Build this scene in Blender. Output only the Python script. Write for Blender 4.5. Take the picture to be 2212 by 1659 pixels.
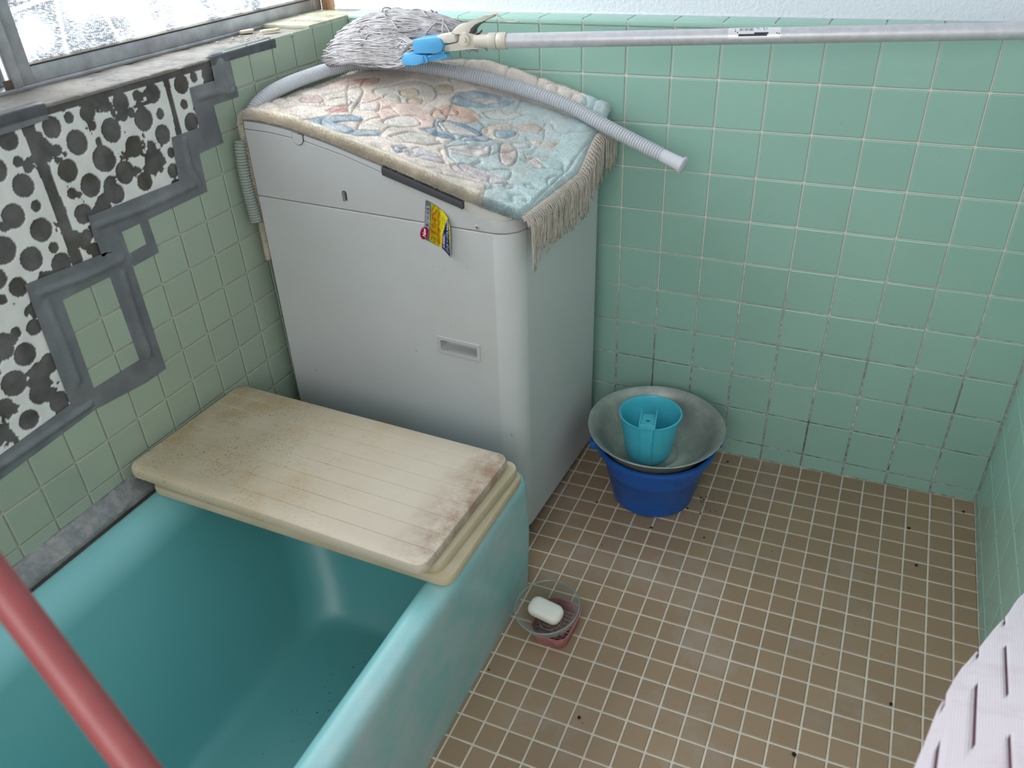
import bpy, bmesh, math, random
import numpy as np
from mathutils import Matrix, Vector
for o in list(bpy.data.objects): bpy.data.objects.remove(o, do_unlink=True)
sc = bpy.context.scene
COL = sc.collection
random.seed(7); rng = np.random.default_rng(11)
PI = math.pi

# ------------------------------------------------------------ camera, world, lights, exposure
cam_d = bpy.data.cameras.new('camera'); cam = bpy.data.objects.new('camera', cam_d); COL.objects.link(cam)
R0 = ((0.91080, 0.41067, -0.04231), (0.19024, -0.50845, -0.83981), (-0.36640, 0.75685, -0.54122))
cm = Matrix.Identity(4)
for i in range(3):
    cm[i][0] = R0[0][i]; cm[i][1] = -R0[1][i]; cm[i][2] = -R0[2][i]
cm.translation = Vector((-0.35939, -1.76141, 1.32726))
cam.matrix_world = cm
cam_d.sensor_width = 36; cam_d.lens = 1729.77 / 2212 * 36
cam_d.shift_x = 0.00079; cam_d.shift_y = 0.00365
cam_d.clip_start = 0.02
cam_d.dof.use_dof = True; cam_d.dof.focus_distance = 1.75; cam_d.dof.aperture_fstop = 6.0
sc.camera = cam
w = bpy.data.worlds.new('world'); sc.world = w; w.use_nodes = True
w.node_tree.nodes['Background'].inputs[0].default_value = (0.80, 0.88, 1.0, 1)
w.node_tree.nodes['Background'].inputs[1].default_value = 2.0
def area(name, loc, target, sx, sy, power, color):
    l = bpy.data.lights.new(name, 'AREA'); l.shape = 'RECTANGLE'; l.size = sx; l.size_y = sy
    l.energy = power; l.color = color
    o = bpy.data.objects.new(name, l); COL.objects.link(o); o.location = loc
    o.rotation_euler = (Vector(target) - Vector(loc)).to_track_quat('-Z', 'Y').to_euler()
    return o
area('window_daylight', (-2.15, -0.45, 1.75), (-0.9, -0.6, 0.75), 1.3, 0.9, 54, (0.98, 1.0, 0.995))
area('rear_fill_light', (-0.5, -2.9, 1.45), (-0.85, -0.5, 0.6), 1.0, 1.5, 21, (1.0, 0.975, 0.94))  # unseen soft fill added behind the camera; the front wall has no opening
sc.view_settings.view_transform = 'Standard'; sc.view_settings.look = 'None'
sc.view_settings.gamma = 1.0; sc.view_settings.use_curve_mapping = False
sc.view_settings.exposure = 0.32

# ------------------------------------------------------------ helpers
def lin(c):
    return tuple((x / 12.92 if x <= 0.04045 else ((x + 0.055) / 1.055) ** 2.4) for x in [v / 255 for v in c])
def rgba(c): return (*lin(c), 1.0)

class NT:
    def __init__(s, name):
        s.m = bpy.data.materials.new(name); s.m.use_nodes = True; s.t = s.m.node_tree
        s.b = s.t.nodes['Principled BSDF']
    def n(s, typ, **kw):
        nd = s.t.nodes.new(typ)
        for k, v in kw.items(): setattr(nd, k, v)
        return nd
    def l(s, a, b): s.t.links.new(a, b)
    def mix(s, fac, a, b, blend='MIX'):
        nd = s.n('ShaderNodeMix', data_type='RGBA', blend_type=blend)
        for sock, v in ((0, fac), (6, a), (7, b)):
            if hasattr(v, 'is_linked'): s.l(v, nd.inputs[sock])
            else: nd.inputs[sock].default_value = v
        return nd.outputs[2]
    def math(s, op, a, b=0.0, clamp=False):
        nd = s.n('ShaderNodeMath', operation=op, use_clamp=clamp)
        for i, v in enumerate((a, b)):
            if hasattr(v, 'is_linked'): s.l(v, nd.inputs[i])
            else: nd.inputs[i].default_value = v
        return nd.outputs[0]
    def noise(s, scale, detail=3, rough=0.5, vec=None, mapscale=None):
        co = s.n('ShaderNodeTexCoord').outputs['Object'] if vec is None else vec
        if mapscale:
            mp = s.n('ShaderNodeMapping'); mp.inputs['Scale'].default_value = mapscale; s.l(co, mp.inputs[0]); co = mp.outputs[0]
        nd = s.n('ShaderNodeTexNoise'); nd.inputs['Scale'].default_value = scale
        nd.inputs['Detail'].default_value = detail; nd.inputs['Roughness'].default_value = rough
        s.l(co, nd.inputs['Vector']); return nd.outputs['Fac']
    def ramp(s, v, p0, p1, c0=(0, 0, 0, 1), c1=(1, 1, 1, 1)):
        nd = s.n('ShaderNodeValToRGB'); e = nd.color_ramp.elements
        e[0].position = p0; e[1].position = p1; e[0].color = c0; e[1].color = c1
        s.l(v, nd.inputs[0]); return nd.outputs[0]
    def bump(s, h, strength=0.3, dist=0.001):
        nd = s.n('ShaderNodeBump'); nd.inputs['Strength'].default_value = strength; nd.inputs['Distance'].default_value = dist
        s.l(h, nd.inputs['Height']); s.l(nd.outputs[0], s.b.inputs['Normal'])
    def xyz(s, kind='Object'):
        sp = s.n('ShaderNodeSeparateXYZ'); s.l(s.n('ShaderNodeTexCoord').outputs[kind], sp.inputs[0]); return sp.outputs
    def wpos(s):
        sp = s.n('ShaderNodeSeparateXYZ'); g = s.n('ShaderNodeNewGeometry'); s.l(g.outputs['Position'], sp.inputs[0]); return sp.outputs, g.outputs['Position']
    def base(s, c):
        if hasattr(c, 'is_linked'): s.l(c, s.b.inputs['Base Color'])
        else: s.b.inputs['Base Color'].default_value = c
    def rough(s, v): s.b.inputs['Roughness'].default_value = v

def simple(name, c, rough=0.5, metal=0.0, var=0.0, scale=30, bump=0.0, spec=0.5, c2=None):
    m = NT(name); m.rough(rough); m.b.inputs['Metallic'].default_value = metal
    m.b.inputs['Specular IOR Level'].default_value = spec
    if var > 0:
        nz = m.noise(scale, 4, 0.6)
        a = rgba(c); b = rgba(c2) if c2 else (*[x * (1 - var) for x in a[:3]], 1)
        m.base(m.mix(m.ramp(nz, 0.3, 0.7), a, b))
        if bump: m.bump(nz, bump, 0.002)
    else: m.base(rgba(c))
    return m.m

def tile_mat(name, c, rough, jit=0.10, dust=None, hue=None):
    m = NT(name); m.rough(rough); m.b.inputs['Specular IOR Level'].default_value = 0.45
    oi = m.n('ShaderNodeObjectInfo').outputs['Random']
    a = rgba(c); d = (*[x * (1 - jit) for x in a[:3]], 1)
    if hue: d = rgba(hue)
    col = m.mix(oi, a, d)
    _, pos = m.wpos()
    nz = m.noise(9, 4, 0.6, vec=pos)
    col = m.mix(m.math('MULTIPLY', m.ramp(nz, 0.35, 0.75), 0.35), col, (*[x * 0.88 for x in a[:3]], 1))
    if dust:
        n2 = m.noise(5, 5, 0.7, vec=pos)
        col = m.mix(m.math('MULTIPLY', m.ramp(n2, 0.52, 0.70), 0.55), col, rgba(dust))
        m.bump(m.noise(90, 3, 0.6, vec=pos), 0.15, 0.0006)
    sp = m.noise(140, 2, 0.5, vec=pos)
    col = m.mix(m.math('MULTIPLY', m.ramp(sp, 0.74, 0.78), 0.6), col, (0.05, 0.06, 0.05, 1))
    m.base(col); return m.m

def grout_mat(name, c, dark, zlo, zhi, amount):
    m = NT(name); m.rough(0.85)
    xyz, pos = m.wpos()
    mr = m.n('ShaderNodeMapRange'); m.l(xyz[2], mr.inputs[0])
    mr.inputs[1].default_value = zlo; mr.inputs[2].default_value = zhi; mr.inputs[3].default_value = 1; mr.inputs[4].default_value = 0
    nz = m.noise(7, 6, 0.75, vec=pos); n2 = m.noise(60, 4, 0.7, vec=pos)
    f = m.math('MULTIPLY', m.math('MULTIPLY', mr.outputs[0], m.ramp(m.math('ADD', m.math('MULTIPLY', nz, 0.6), m.math('MULTIPLY', n2, 0.4)), 0.42, 0.56)), amount, clamp=True)
    m.base(m.mix(f, rgba(c), rgba(dark))); m.bump(n2, 0.4, 0.001); return m.m

def mesh_obj(name, verts, faces, mat=None, parent=None, smooth=False, tri=False):
    me = bpy.data.meshes.new(name)
    if tri or isinstance(verts, np.ndarray):
        verts = np.asarray(verts, dtype=np.float32); faces = np.asarray(faces, dtype=np.int32)
        k = faces.shape[1]
        me.vertices.add(len(verts)); me.vertices.foreach_set('co', verts.ravel())
        me.loops.add(faces.size); me.loops.foreach_set('vertex_index', faces.ravel())
        me.polygons.add(len(faces)); me.polygons.foreach_set('loop_start', np.arange(0, faces.size, k, dtype=np.int32))
        me.update(calc_edges=True); me.validate()
    else:
        me.from_pydata([tuple(v) for v in verts], [], faces); me.update()
    if smooth: me.polygons.foreach_set('use_smooth', [True] * len(me.polygons))
    o = bpy.data.objects.new(name, me); COL.objects.link(o)
    if mat: me.materials.append(mat)
    if parent: o.parent = parent
    return o
def bm_obj(name, bm, mat=None, parent=None, smooth=None):
    bmesh.ops.recalc_face_normals(bm, faces=bm.faces)
    me = bpy.data.meshes.new(name); bm.to_mesh(me); bm.free()
    o = bpy.data.objects.new(name, me); COL.objects.link(o)
    if mat: me.materials.append(mat)
    if parent: o.parent = parent
    if smooth is not None: shade(o, smooth)
    return o
def shade(o, angle=35):
    me = o.data
    me.polygons.foreach_set('use_smooth', [True] * len(me.polygons))
    bm = bmesh.new(); bm.from_mesh(me); a = math.radians(angle)
    for e in bm.edges:
        if len(e.link_faces) == 2 and e.calc_face_angle(0) > a: e.smooth = False
    bm.to_mesh(me); bm.free()
def box_bm(x0, x1, y0, y1, z0, z1, bev=0.0, seg=2):
    bm = bmesh.new(); bmesh.ops.create_cube(bm, size=1)
    for v in bm.verts:
        v.co = Vector(((x0 + x1) / 2 + v.co.x * (x1 - x0), (y0 + y1) / 2 + v.co.y * (y1 - y0), (z0 + z1) / 2 + v.co.z * (z1 - z0)))
    if bev > 0: bmesh.ops.bevel(bm, geom=list(bm.edges), offset=bev, segments=seg, profile=0.5, affect='EDGES')
    return bm
def box(name, x0, x1, y0, y1, z0, z1, mat, parent=None, bev=0.0, seg=2):
    return bm_obj(name, box_bm(x0, x1, y0, y1, z0, z1, bev, seg), mat, parent, 35 if bev else None)
def extrude_poly(name, pts, d0, d1, axis, mat, parent=None, bev=0.0):
    # pts: 2D polygon; axis is the extrusion axis; the other two axes take the 2D coordinates in order
    def P(p, d):
        if axis == 0: return (d, p[0], p[1])
        if axis == 1: return (p[0], d, p[1])
        return (p[0], p[1], d)
    bm = bmesh.new(); a = [bm.verts.new(P(p, d0)) for p in pts]; b = [bm.verts.new(P(p, d1)) for p in pts]
    n = len(pts); bm.faces.new(a); bm.faces.new(b[::-1])
    for i in range(n): bm.faces.new((a[i], a[(i + 1) % n], b[(i + 1) % n], b[i]))
    if bev > 0: bmesh.ops.bevel(bm, geom=list(bm.edges), offset=bev, segments=2, profile=0.5, affect='EDGES')
    return bm_obj(name, bm, mat, parent, 40)
def lathe(name, prof, mat, parent=None, n=64, cap0=False, cap1=False, fn=None):
    vs, fs = [], []
    for r, z in prof:
        for k in range(n):
            t = 2 * PI * k / n; p = [r * math.cos(t), r * math.sin(t), z]
            if fn: p = fn(p, t, r, z)
            vs.append(p)
    for i in range(len(prof) - 1):
        for k in range(n): fs.append((i * n + k, i * n + (k + 1) % n, (i + 1) * n + (k + 1) % n, (i + 1) * n + k))
    if cap0: fs.append(tuple(range(n))[::-1])
    if cap1: fs.append(tuple((len(prof) - 1) * n + k for k in range(n)))
    o = mesh_obj(name, vs, fs, mat, parent); shade(o, 50); return o
def catmull(pts, n):
    P = [Vector(p) for p in pts]; P = [P[0] * 2 - P[1]] + P + [P[-1] * 2 - P[-2]]; out = []
    for i in range(1, len(P) - 2):
        for k in range(n):
            t = k / n; a, b, c, d = P[i - 1], P[i], P[i + 1], P[i + 2]
            out.append(0.5 * ((2 * b) + (c - a) * t + (2 * a - 5 * b + 4 * c - d) * t * t + (3 * b - a - 3 * c + d) * t ** 3))
    out.append(P[-2].copy()); return out
def tube_data(pts, rad, n=8, caps=True, off=0):
    vs, fs = [], []; up = None; L = len(pts)
    for i, p in enumerate(pts):
        p = Vector(p); t = (Vector(pts[min(i + 1, L - 1)]) - Vector(pts[max(i - 1, 0)])).normalized()
        if up is None: up = t.orthogonal().normalized()
        up = (up - t * up.dot(t)).normalized(); sd = t.cross(up)
        r = rad(i) if callable(rad) else rad
        for k in range(n):
            a = 2 * PI * k / n; vs.append(p + up * (r * math.cos(a)) + sd * (r * math.sin(a)))
    for i in range(L - 1):
        for k in range(n): fs.append((off + i * n + k, off + i * n + (k + 1) % n, off + (i + 1) * n + (k + 1) % n, off + (i + 1) * n + k))
    if caps:
        fs.append(tuple(off + k for k in range(n))[::-1]); fs.append(tuple(off + (L - 1) * n + k for k in range(n)))
    return vs, fs
def tube(name, pts, rad, mat, parent=None, n=16, caps=True):
    v, f = tube_data(pts, rad, n, caps); o = mesh_obj(name, v, f, mat, parent); shade(o, 60); return o
def tubes(name, runs, mat, parent=None, n=5):
    V, F = [], []
    for pts, rad in runs:
        v, f = tube_data(pts, rad, n, True, len(V)); V += v; F += f
    o = mesh_obj(name, V, F, mat, parent); o.data.polygons.foreach_set('use_smooth', [True] * len(o.data.polygons)); return o
def empty(name, loc=(0, 0, 0), rot=None):
    o = bpy.data.objects.new(name, None); COL.objects.link(o); o.location = loc
    o.empty_display_size = 0.05
    if rot is not None: o.rotation_euler = rot
    return o
def tag(o, label, cat, group=None, kind=None):
    o['label'] = label; o['category'] = cat
    if group: o['group'] = group
    if kind: o['kind'] = kind
    return o
def struct(o): o['kind'] = 'structure'; return o
def bool_cut(o, cutter):
    m = o.modifiers.new('b', 'BOOLEAN'); m.operation = 'DIFFERENCE'; m.object = cutter; m.solver = 'EXACT'
    dg = bpy.context.evaluated_depsgraph_get(); dg.update()
    me = bpy.data.meshes.new_from_object(o.evaluated_get(dg)); o.modifiers.remove(m)
    old = o.data; o.data = me; me.name = old.name; bpy.data.meshes.remove(old)
    bpy.data.objects.remove(cutter, do_unlink=True)

# ------------------------------------------------------------ measured setting
FZ = lambda x, y: 0.0183 + 0.0275 * x + 0.0243 * y          # floor falls to the drain
XL = -1.6                                                   # tile face of the window wall
PB = 0.0996                                                 # row pitch of the big tiles
M_tile_b = tile_mat('glazed_mint_tile', (153, 192, 178), 0.22, 0.07)
M_tile_l = tile_mat('glazed_sage_tile', (160, 176, 157), 0.20, 0.08)
M_tile_f = tile_mat('brown_floor_tile', (158, 134, 108), 0.42, 0.14, dust=(165, 155, 148))
M_gr_b = grout_mat('wall_grout', (234, 226, 218), (74, 66, 54), 0.18, 0.68, 0.9)
M_gr_l = grout_mat('left_grout', (212, 202, 188), (60, 56, 48), 0.0, 0.55, 0.5)
M_gr_f = grout_mat('floor_grout', (214, 207, 192), (130, 115, 95), -0.2, 0.2, 0.35)
M_plaster = NT('white_plaster'); M_plaster.rough(0.9); M_plaster.base(rgba((222, 226, 232)))
_p = M_plaster.wpos()[1]; M_plaster.bump(M_plaster.noise(120, 4, 0.6, vec=_p), 0.55, 0.004); M_plaster = M_plaster.m
M_mortar = simple('grey_mortar', (150, 148, 145), 0.95, var=0.4, scale=40, bump=0.8)

# ---- floor
def floor_slab(name, x0, x1, y0, y1, mat, drop=0.0018, depth=0.05, parent=None):
    vs = []
    for z in (0, 1):
        for x, y in ((x0, y0), (x1, y0), (x1, y1), (x0, y1)): vs.append((x, y, FZ(x, y) - drop - (depth if z == 0 else 0)))
    return mesh_obj(name, vs, [(3, 2, 1, 0), (4, 5, 6, 7), (0, 1, 5, 4), (1, 2, 6, 5), (2, 3, 7, 6), (3, 0, 4, 7)], mat, parent)
floor = struct(floor_slab('floor', -0.915, 0.05, -3.0, 0.05, M_gr_f))
floor_slab('floor_screed', -1.75, -0.914, -0.60, 0.05, M_gr_f, parent=floor)
slab = box('floor_recess', -1.75, -0.914, -3.0, -0.60, -0.13, -0.08, M_mortar, floor)
tw = 0.0466
tm = bm_obj('tile', box_bm(-tw / 2, tw / 2, -tw / 2, tw / 2, -0.004, 0, 0.0012, 1), M_tile_f); tile_me = tm.data
bpy.data.objects.remove(tm); shade_done = False
tilt = Vector((-0.0275, -0.0243, 1)).normalized().to_track_quat('Z', 'Y').to_matrix().to_4x4()
tilt = Matrix(((1, 0, -0.0275, 0), (0, 1, -0.0243, 0), (0.0275, 0.0243, 1, 0), (0, 0, 0, 1)))
cells = []
xe = [0.0] + [-0.0461 - 0.0498 * k for k in range(21)]
ye = [0.0] + [-(0.0492 + 0.0502 * k) for k in range(52)]
def frustum(x, y, z):
    q = Vector((x, y, z)) - cam.location
    X = Vector(R0[0]).dot(q); Y = Vector(R0[1]).dot(q); Z = Vector(R0[2]).dot(q)
    if Z < 0.1: return None
    return 1104.2 + 1729.8 * X / Z, 837.6 + 1729.8 * Y / Z, Z
for i in range(len(xe) - 1):
    for j in range(len(ye) - 1):
        x1, x0 = xe[i], xe[i + 1]; y1, y0 = ye[j], ye[j + 1]
        cx, cy = (x0 + x1) / 2, (y0 + y1) / 2
        if cx < -0.90 and cy < -0.60: x0 = -0.9135
        if x1 - x0 < 0.01: continue
        if x0 < -1.02: continue
        q = frustum(cx, cy, FZ(cx, cy)); vis = q and -60 < q[0] < 2280 and -60 < q[1] < 1740
        hid = cx < -0.97 or (vis and 1300 < q[0] < 1510 and 1000 < q[1] < 1090) or (q and q[0] > 2000 and q[1] > 1560)
        cells.append(((0 if vis and not hid else 1), (q[2] if q else 9), x0, x1, y0, y1))
cells.sort(key=lambda c: (c[0], c[1]))
rest = bmesh.new()
for k, (v, d, x0, x1, y0, y1) in enumerate(cells):
    cx, cy = (x0 + x1) / 2, (y0 + y1) / 2
    s = Matrix.Diagonal(((x1 - x0 - 0.0040) / tw, (y1 - y0 - 0.0042) / tw, 1, 1))
    j = Matrix.Rotation(random.uniform(-1, 1) * 0.006, 4, 'X') @ Matrix.Rotation(random.uniform(-1, 1) * 0.006, 4, 'Y') @ Matrix.Rotation(random.uniform(-1, 1) * 0.012, 4, 'Z')
    Mx = Matrix.Translation((cx, cy, FZ(cx, cy))) @ tilt @ j @ s
    if k < 298 and v == 0:
        o = bpy.data.objects.new('tile', tile_me); COL.objects.link(o); o.parent = floor; o.matrix_local = Mx
    else:
        b2 = bmesh.new(); b2.from_mesh(tile_me); b2.transform(Mx); me = bpy.data.meshes.new('t'); b2.to_mesh(me); b2.free()
        rest.from_mesh(me); bpy.data.meshes.remove(me)
o = bm_obj('tile', rest, M_tile_f, floor); o['kind'] = 'stuff'

# ---- tiled walls
def unit_tile(u, v, th, mat, name='tile'):
    o = bm_obj(name, box_bm(-u / 2, u / 2, -v / 2, v / 2, -th, 0, 0.0022, 2), mat, None, 12)
    me = o.data; bpy.data.objects.remove(o); return me
T_b = unit_tile(0.0974, 0.0972, 0.005, M_tile_b); T_l = unit_tile(0.0732, 0.0730, 0.005, M_tile_l)
def put_tile(me, base, parent, c, u, v, fx, fy, jit=0.004, name='tile'):
    # u, v: in-plane axes, normal = u x v ; fx, fy: scale factors
    n = u.cross(v)
    M = Matrix.Identity(4)
    for i in range(3): M[i][0] = u[i]; M[i][1] = v[i]; M[i][2] = n[i]; M[i][3] = c[i]
    M = M @ Matrix.Rotation(random.uniform(-jit, jit), 4, 'X') @ Matrix.Rotation(random.uniform(-jit, jit), 4, 'Y') @ Matrix.Diagonal((fx, fy, 1, 1))
    o = bpy.data.objects.new(name, me); COL.objects.link(o); o.parent = parent; o.matrix_local = M; return o
wall_back = struct(box('wall_back', -1.75, 0.12, 0.0032, 0.14, -0.12, 1.0455, M_gr_b))
wall_right = struct(box('wall_right', 0.0032, 0.12, -3.0, 0.0032, -0.12, 1.06, M_gr_b))
X_, Y_, Z_ = Vector((1, 0, 0)), Vector((0, 1, 0)), Vector((0, 0, 1))
zb = [0.0491 + PB * h for h in range(11)]
xb = [0.0, -0.0989] + [-0.0989 - 0.1 * k for k in range(1, 16)]
for i in range(len(xb) - 1):
    x1, x0 = xb[i], max(xb[i + 1], -1.6); cx = (x0 + x1) / 2
    for h in range(10):
        if cx < -1.06 and zb[h] < 0.62: continue
        put_tile(T_b, None, wall_back, (cx, 0, (zb[h] + zb[h + 1]) / 2), X_, Z_, (x1 - x0 - 0.0028) / 0.0974, 0.0968 / 0.0972)
    if cx > -1.06:
        z0 = FZ(cx, 0) + 0.002; put_tile(T_b, None, wall_back, (cx, -0.0005, (z0 + zb[0] - 0.0014) / 2), X_, Z_, (x1 - x0 - 0.0028) / 0.0974, (zb[0] - 0.0014 - z0) / 0.0972, name='cove_tile')
prof = [(0.0664, 1.046), (-0.0022, 1.046), (-0.0022, 1.0492), (-0.0012, 1.0530), (0.0012, 1.0557), (0.005, 1.0570), (0.0664, 1.0570)]
for i in range(len(xb) - 1):
    x1, x0 = xb[i] - 0.0014, xb[i + 1] + 0.0014
    extrude_poly('bullnose_tile', prof, x0, x1, 0, M_tile_b, wall_back)
box('bullnose_bed', -1.6, 0, 0.0, 0.0676, 1.0452, 1.0545, M_gr_b, wall_back)
# right wall
yr = [0.0, -0.078] + [-0.078 - 0.0972 * k for k in range(1, 15)]
for i in range(len(yr) - 1):
    y1, y0 = yr[i], yr[i + 1]; cy = (y0 + y1) / 2
    for h in range(10):
        if h > 6 and i > 6: continue
        put_tile(T_b, None, wall_right, (0, cy, (zb[h] + zb[h + 1]) / 2), -Y_, Z_, (y1 - y0 - 0.0028) / 0.0974, 0.0968 / 0.0972)
    z0 = FZ(0, cy) + 0.002; put_tile(T_b, None, wall_right, (-0.0005, cy, (z0 + zb[0] - 0.0014) / 2), -Y_, Z_, (y1 - y0 - 0.0028) / 0.0974, (zb[0] - 0.0014 - z0) / 0.0972, name='cove_tile')
# upper walls, ceiling
box('plaster', -1.683, 0.12, 0.068, 0.14, 1.0455, 2.3, M_plaster, wall_back)
box('plaster_bead', -1.683, 0, 0.0645, 0.069, 1.0560, 1.0595, M_plaster, wall_back, 0.0012)
box('plaster', 0.004, 0.12, -3.0, 0.068, 1.06, 2.3, M_plaster, wall_right)
ceiling = struct(box('ceiling', -1.95, 0.12, -3.0, 0.14, 2.3, 2.36, M_plaster))
# left wall
wall_front = struct(box('wall_front', -1.95, 0.12, -3.12, -3.0, -0.13, 2.3, M_plaster))
wall_left = struct(box('wall_left', -1.90, XL - 0.0035, -3.0, 0.14, -0.12, 1.0405, M_gr_l))
box('plaster', -1.90, -1.72, -3.0, 0.14, 1.95, 2.3, M_plaster, wall_left)
box('plaster', -1.90, -1.72, -3.0, -1.75, 1.0405, 1.95, M_plaster, wall_left)
EXPO = [(-.447, 1.045), (-.447, .976), (-.522, .976), (-.522, .901), (-.597, .901), (-.597, .826), (-.823, .826), (-.823, .751), (-.973, .751), (-.973, .526), (-1.325, .526), (-1.325, 1.045)]
def inpoly(px, py, poly):
    px = np.asarray(px); py = np.asarray(py); c = np.zeros(px.shape, bool); n = len(poly)
    for i in range(n):
        x1, y1 = poly[i]; x2, y2 = poly[(i + 1) % n]
        if y1 == y2: continue
        c ^= ((y1 > py) != (y2 > py)) & (px < (x2 - x1) * (py - y1) / (y2 - y1) + x1)
    return c
for a in range(-6, 13):
    y1 = -(0.4453 + 0.0752 * a); y0 = y1 - 0.0752
    if y1 > 0: y1 = 0.0
    for b in range(-4, 10):
        z0 = 0.2994 + 0.075 * b; z1 = z0 + 0.075; cy, cz = (y0 + y1) / 2, (z0 + z1) / 2
        if (a == 0 and b == 9) or (a == 1 and b >= 8) or (2 <= a <= 4 and b >= 7) or (5 <= a <= 6 and b >= 6) or (a >= 7 and b >= 3): continue
        if cy < -0.62:
            if b < 0: continue
            if b == 0: z0 = 0.346
        if z0 < 0 or y1 - y0 < 0.01: continue
        put_tile(T_l, None, wall_left, (XL, cy, (z0 + z1) / 2), Y_, Z_, (y1 - y0 - 0.0022) / 0.0732, (z1 - z0 - 0.0022) / 0.0730)

# ------------------------------------------------------------ bared wall patch (adhesive left by missing tiles)
CIRC = [(-0.9439, 1.0097, 0.0169), (-0.9404, 0.9748, 0.0092), (-0.9471, 0.9379, 0.0186), (-0.8638, 1.0089, 0.0173), (-0.8275, 1.015, 0.0096), (-0.8277, 0.974, 0.0202), (-0.8685, 0.9731, 0.0094), (-0.8618, 0.9361, 0.0188), (-0.7898, 1.0142, 0.0151), (-0.7886, 0.9927, 0.0087), (-0.7537, 1.0151, 0.0087), (-0.8289, 0.9, 0.02), (-0.8686, 0.8995, 0.0098), (-0.9389, 0.9011, 0.0094), (-0.9824, 0.9732, 0.0194), (-0.7873, 0.9346, 0.0222), (-0.9817, 0.8999, 0.0193), (-0.9455, 0.8625, 0.0197), (-0.8603, 0.8596, 0.0175), (-0.8679, 0.8249, 0.0097), (-0.8616, 0.7934, 0.0126), (-1.0192, 0.8562, 0.0223), (-0.98, 0.8249, 0.0197), (-0.9353, 0.827, 0.0093), (-0.933, 0.7966, 0.019), (-1.0463, 0.8182, 0.0166), (-1.0189, 0.7916, 0.0161), (-1.0521, 0.7842, 0.0089), (-1.0521, 0.7242, 0.0092), (-1.0525, 0.6832, 0.0197), (-1.0546, 0.6081, 0.0205), (-1.0201, 0.7181, 0.0142), (-1.0889, 0.6472, 0.0221), (-1.0199, 0.647, 0.018), (-1.0296, 0.5737, 0.0187), (-1.0818, 0.707, 0.0168), (-1.0907, 0.5748, 0.0181), (-1.1186, 0.6176, 0.0158), (-1.1394, 0.5825, 0.0127), (-0.5695, 1.0131, 0.0175), (-0.5338, 1.0186, 0.0095), (-0.4952, 1.0173, 0.0167), (-0.5747, 0.9772, 0.0095), (-0.5686, 0.9415, 0.0177), (-0.7169, 1.0138, 0.017), (-0.7212, 0.9941, 0.0119), (-0.6787, 1.0164, 0.0096), (-0.6426, 1.0127, 0.0172), (-0.6791, 0.9748, 0.0205), (-0.7538, 0.9745, 0.0205), (-0.7551, 1.0159, 0.0096), (-0.6382, 0.9747, 0.0092), (-0.6454, 0.9386, 0.0179), (-0.6788, 0.9008, 0.0205), (-0.637, 0.902, 0.0096), (-0.7523, 0.8996, 0.0206), (-0.7169, 0.9359, 0.0189), (-0.7155, 0.8701, 0.017), (-0.7832, 0.9316, 0.0207), (-0.7848, 0.8702, 0.0181), (-0.6439, 0.869, 0.0141), (-0.7019, 0.9929, 0.0088)]
BAND1 = [(-0.916, 1.035), (-0.892, 1.035), (-0.892, 0.9752), (-0.8919, 0.9172), (-0.8902, 0.8764), (-0.8913, 0.8268), (-0.8923, 0.775), (-0.9138, 0.775), (-0.9135, 0.8312), (-0.9121, 0.8842), (-0.9133, 0.9203), (-0.9142, 0.9704)]
BAND2 = [(-0.6106, 1.0451), (-0.5954, 1.0454), (-0.5983, 0.9962), (-0.5993, 0.9272), (-0.614, 0.9275), (-0.6103, 0.9735)]
def fbm(Y, Z, f, seed, oct=4):
    r = np.random.default_rng(seed); out = 0; amp = 1; tot = 0
    for k in range(oct):
        n = 64; g = r.random((n, n)); y = Y * f * 2 ** k; z = Z * f * 2 ** k
        yi = np.floor(y).astype(int); zi = np.floor(z).astype(int); fy = y - yi; fz = z - zi
        fy = fy * fy * (3 - 2 * fy); fz = fz * fz * (3 - 2 * fz)
        G = lambda a, b: g[a % n, b % n]
        out = out + amp * (G(yi, zi) * (1 - fy) * (1 - fz) + G(yi + 1, zi) * fy * (1 - fz) + G(yi, zi + 1) * (1 - fy) * fz + G(yi + 1, zi + 1) * fy * fz)
        tot += amp; amp *= 0.5
    return out / tot
st = 0.0017
ys = np.arange(-1.32, -0.455, st); zs = np.arange(0.505, 1.0405, st); Yg, Zg = np.meshgrid(ys, zs, indexing='ij')
Yw = Yg + 0.0028 * (fbm(Yg, Zg, 90, 3) - 0.5); Zw = Zg + 0.0028 * (fbm(Yg, Zg, 60, 4) - 0.5)
low = np.clip((0.93 - Zg) / 0.35, 0, 1)
dark = np.zeros(Yg.shape, bool)
for cy, cz, r in CIRC:
    dark |= (Yw - cy) ** 2 + (Zw - cz) ** 2 < (r * 1.02) ** 2
for B in (BAND1, BAND2): dark |= inpoly(Yw, Zw, B)
dark |= Zw > 1.0275
n1 = fbm(Yg, Zg, 28, 5, 5)
dark |= n1 > 0.675 - 0.155 * low
V = np.zeros((len(ys), len(zs), 3)); V[..., 0] = np.where(dark, XL - 0.0032, XL - 0.0012) + 0.0006 * (fbm(Yg, Zg, 90, 9) - 0.5); V[..., 1] = Yg; V[..., 2] = Zg
idx = np.arange(len(ys) * len(zs)).reshape(len(ys), len(zs))
keep = inpoly(Yg, Zg, [(y, z) for y, z in EXPO])
kf = keep[:-1, :-1] | keep[1:, 1:]
F = np.stack([idx[:-1, :-1], idx[1:, :-1], idx[1:, 1:], idx[:-1, 1:]], -1)[kf]
patch = mesh_obj('adhesive_patch', V.reshape(-1, 3), F, None, wall_left)
C1 = np.array(lin((222, 224, 219))); C2 = np.array(lin((90, 90, 88))); C3 = np.array(lin((78, 74, 62)))
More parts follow.
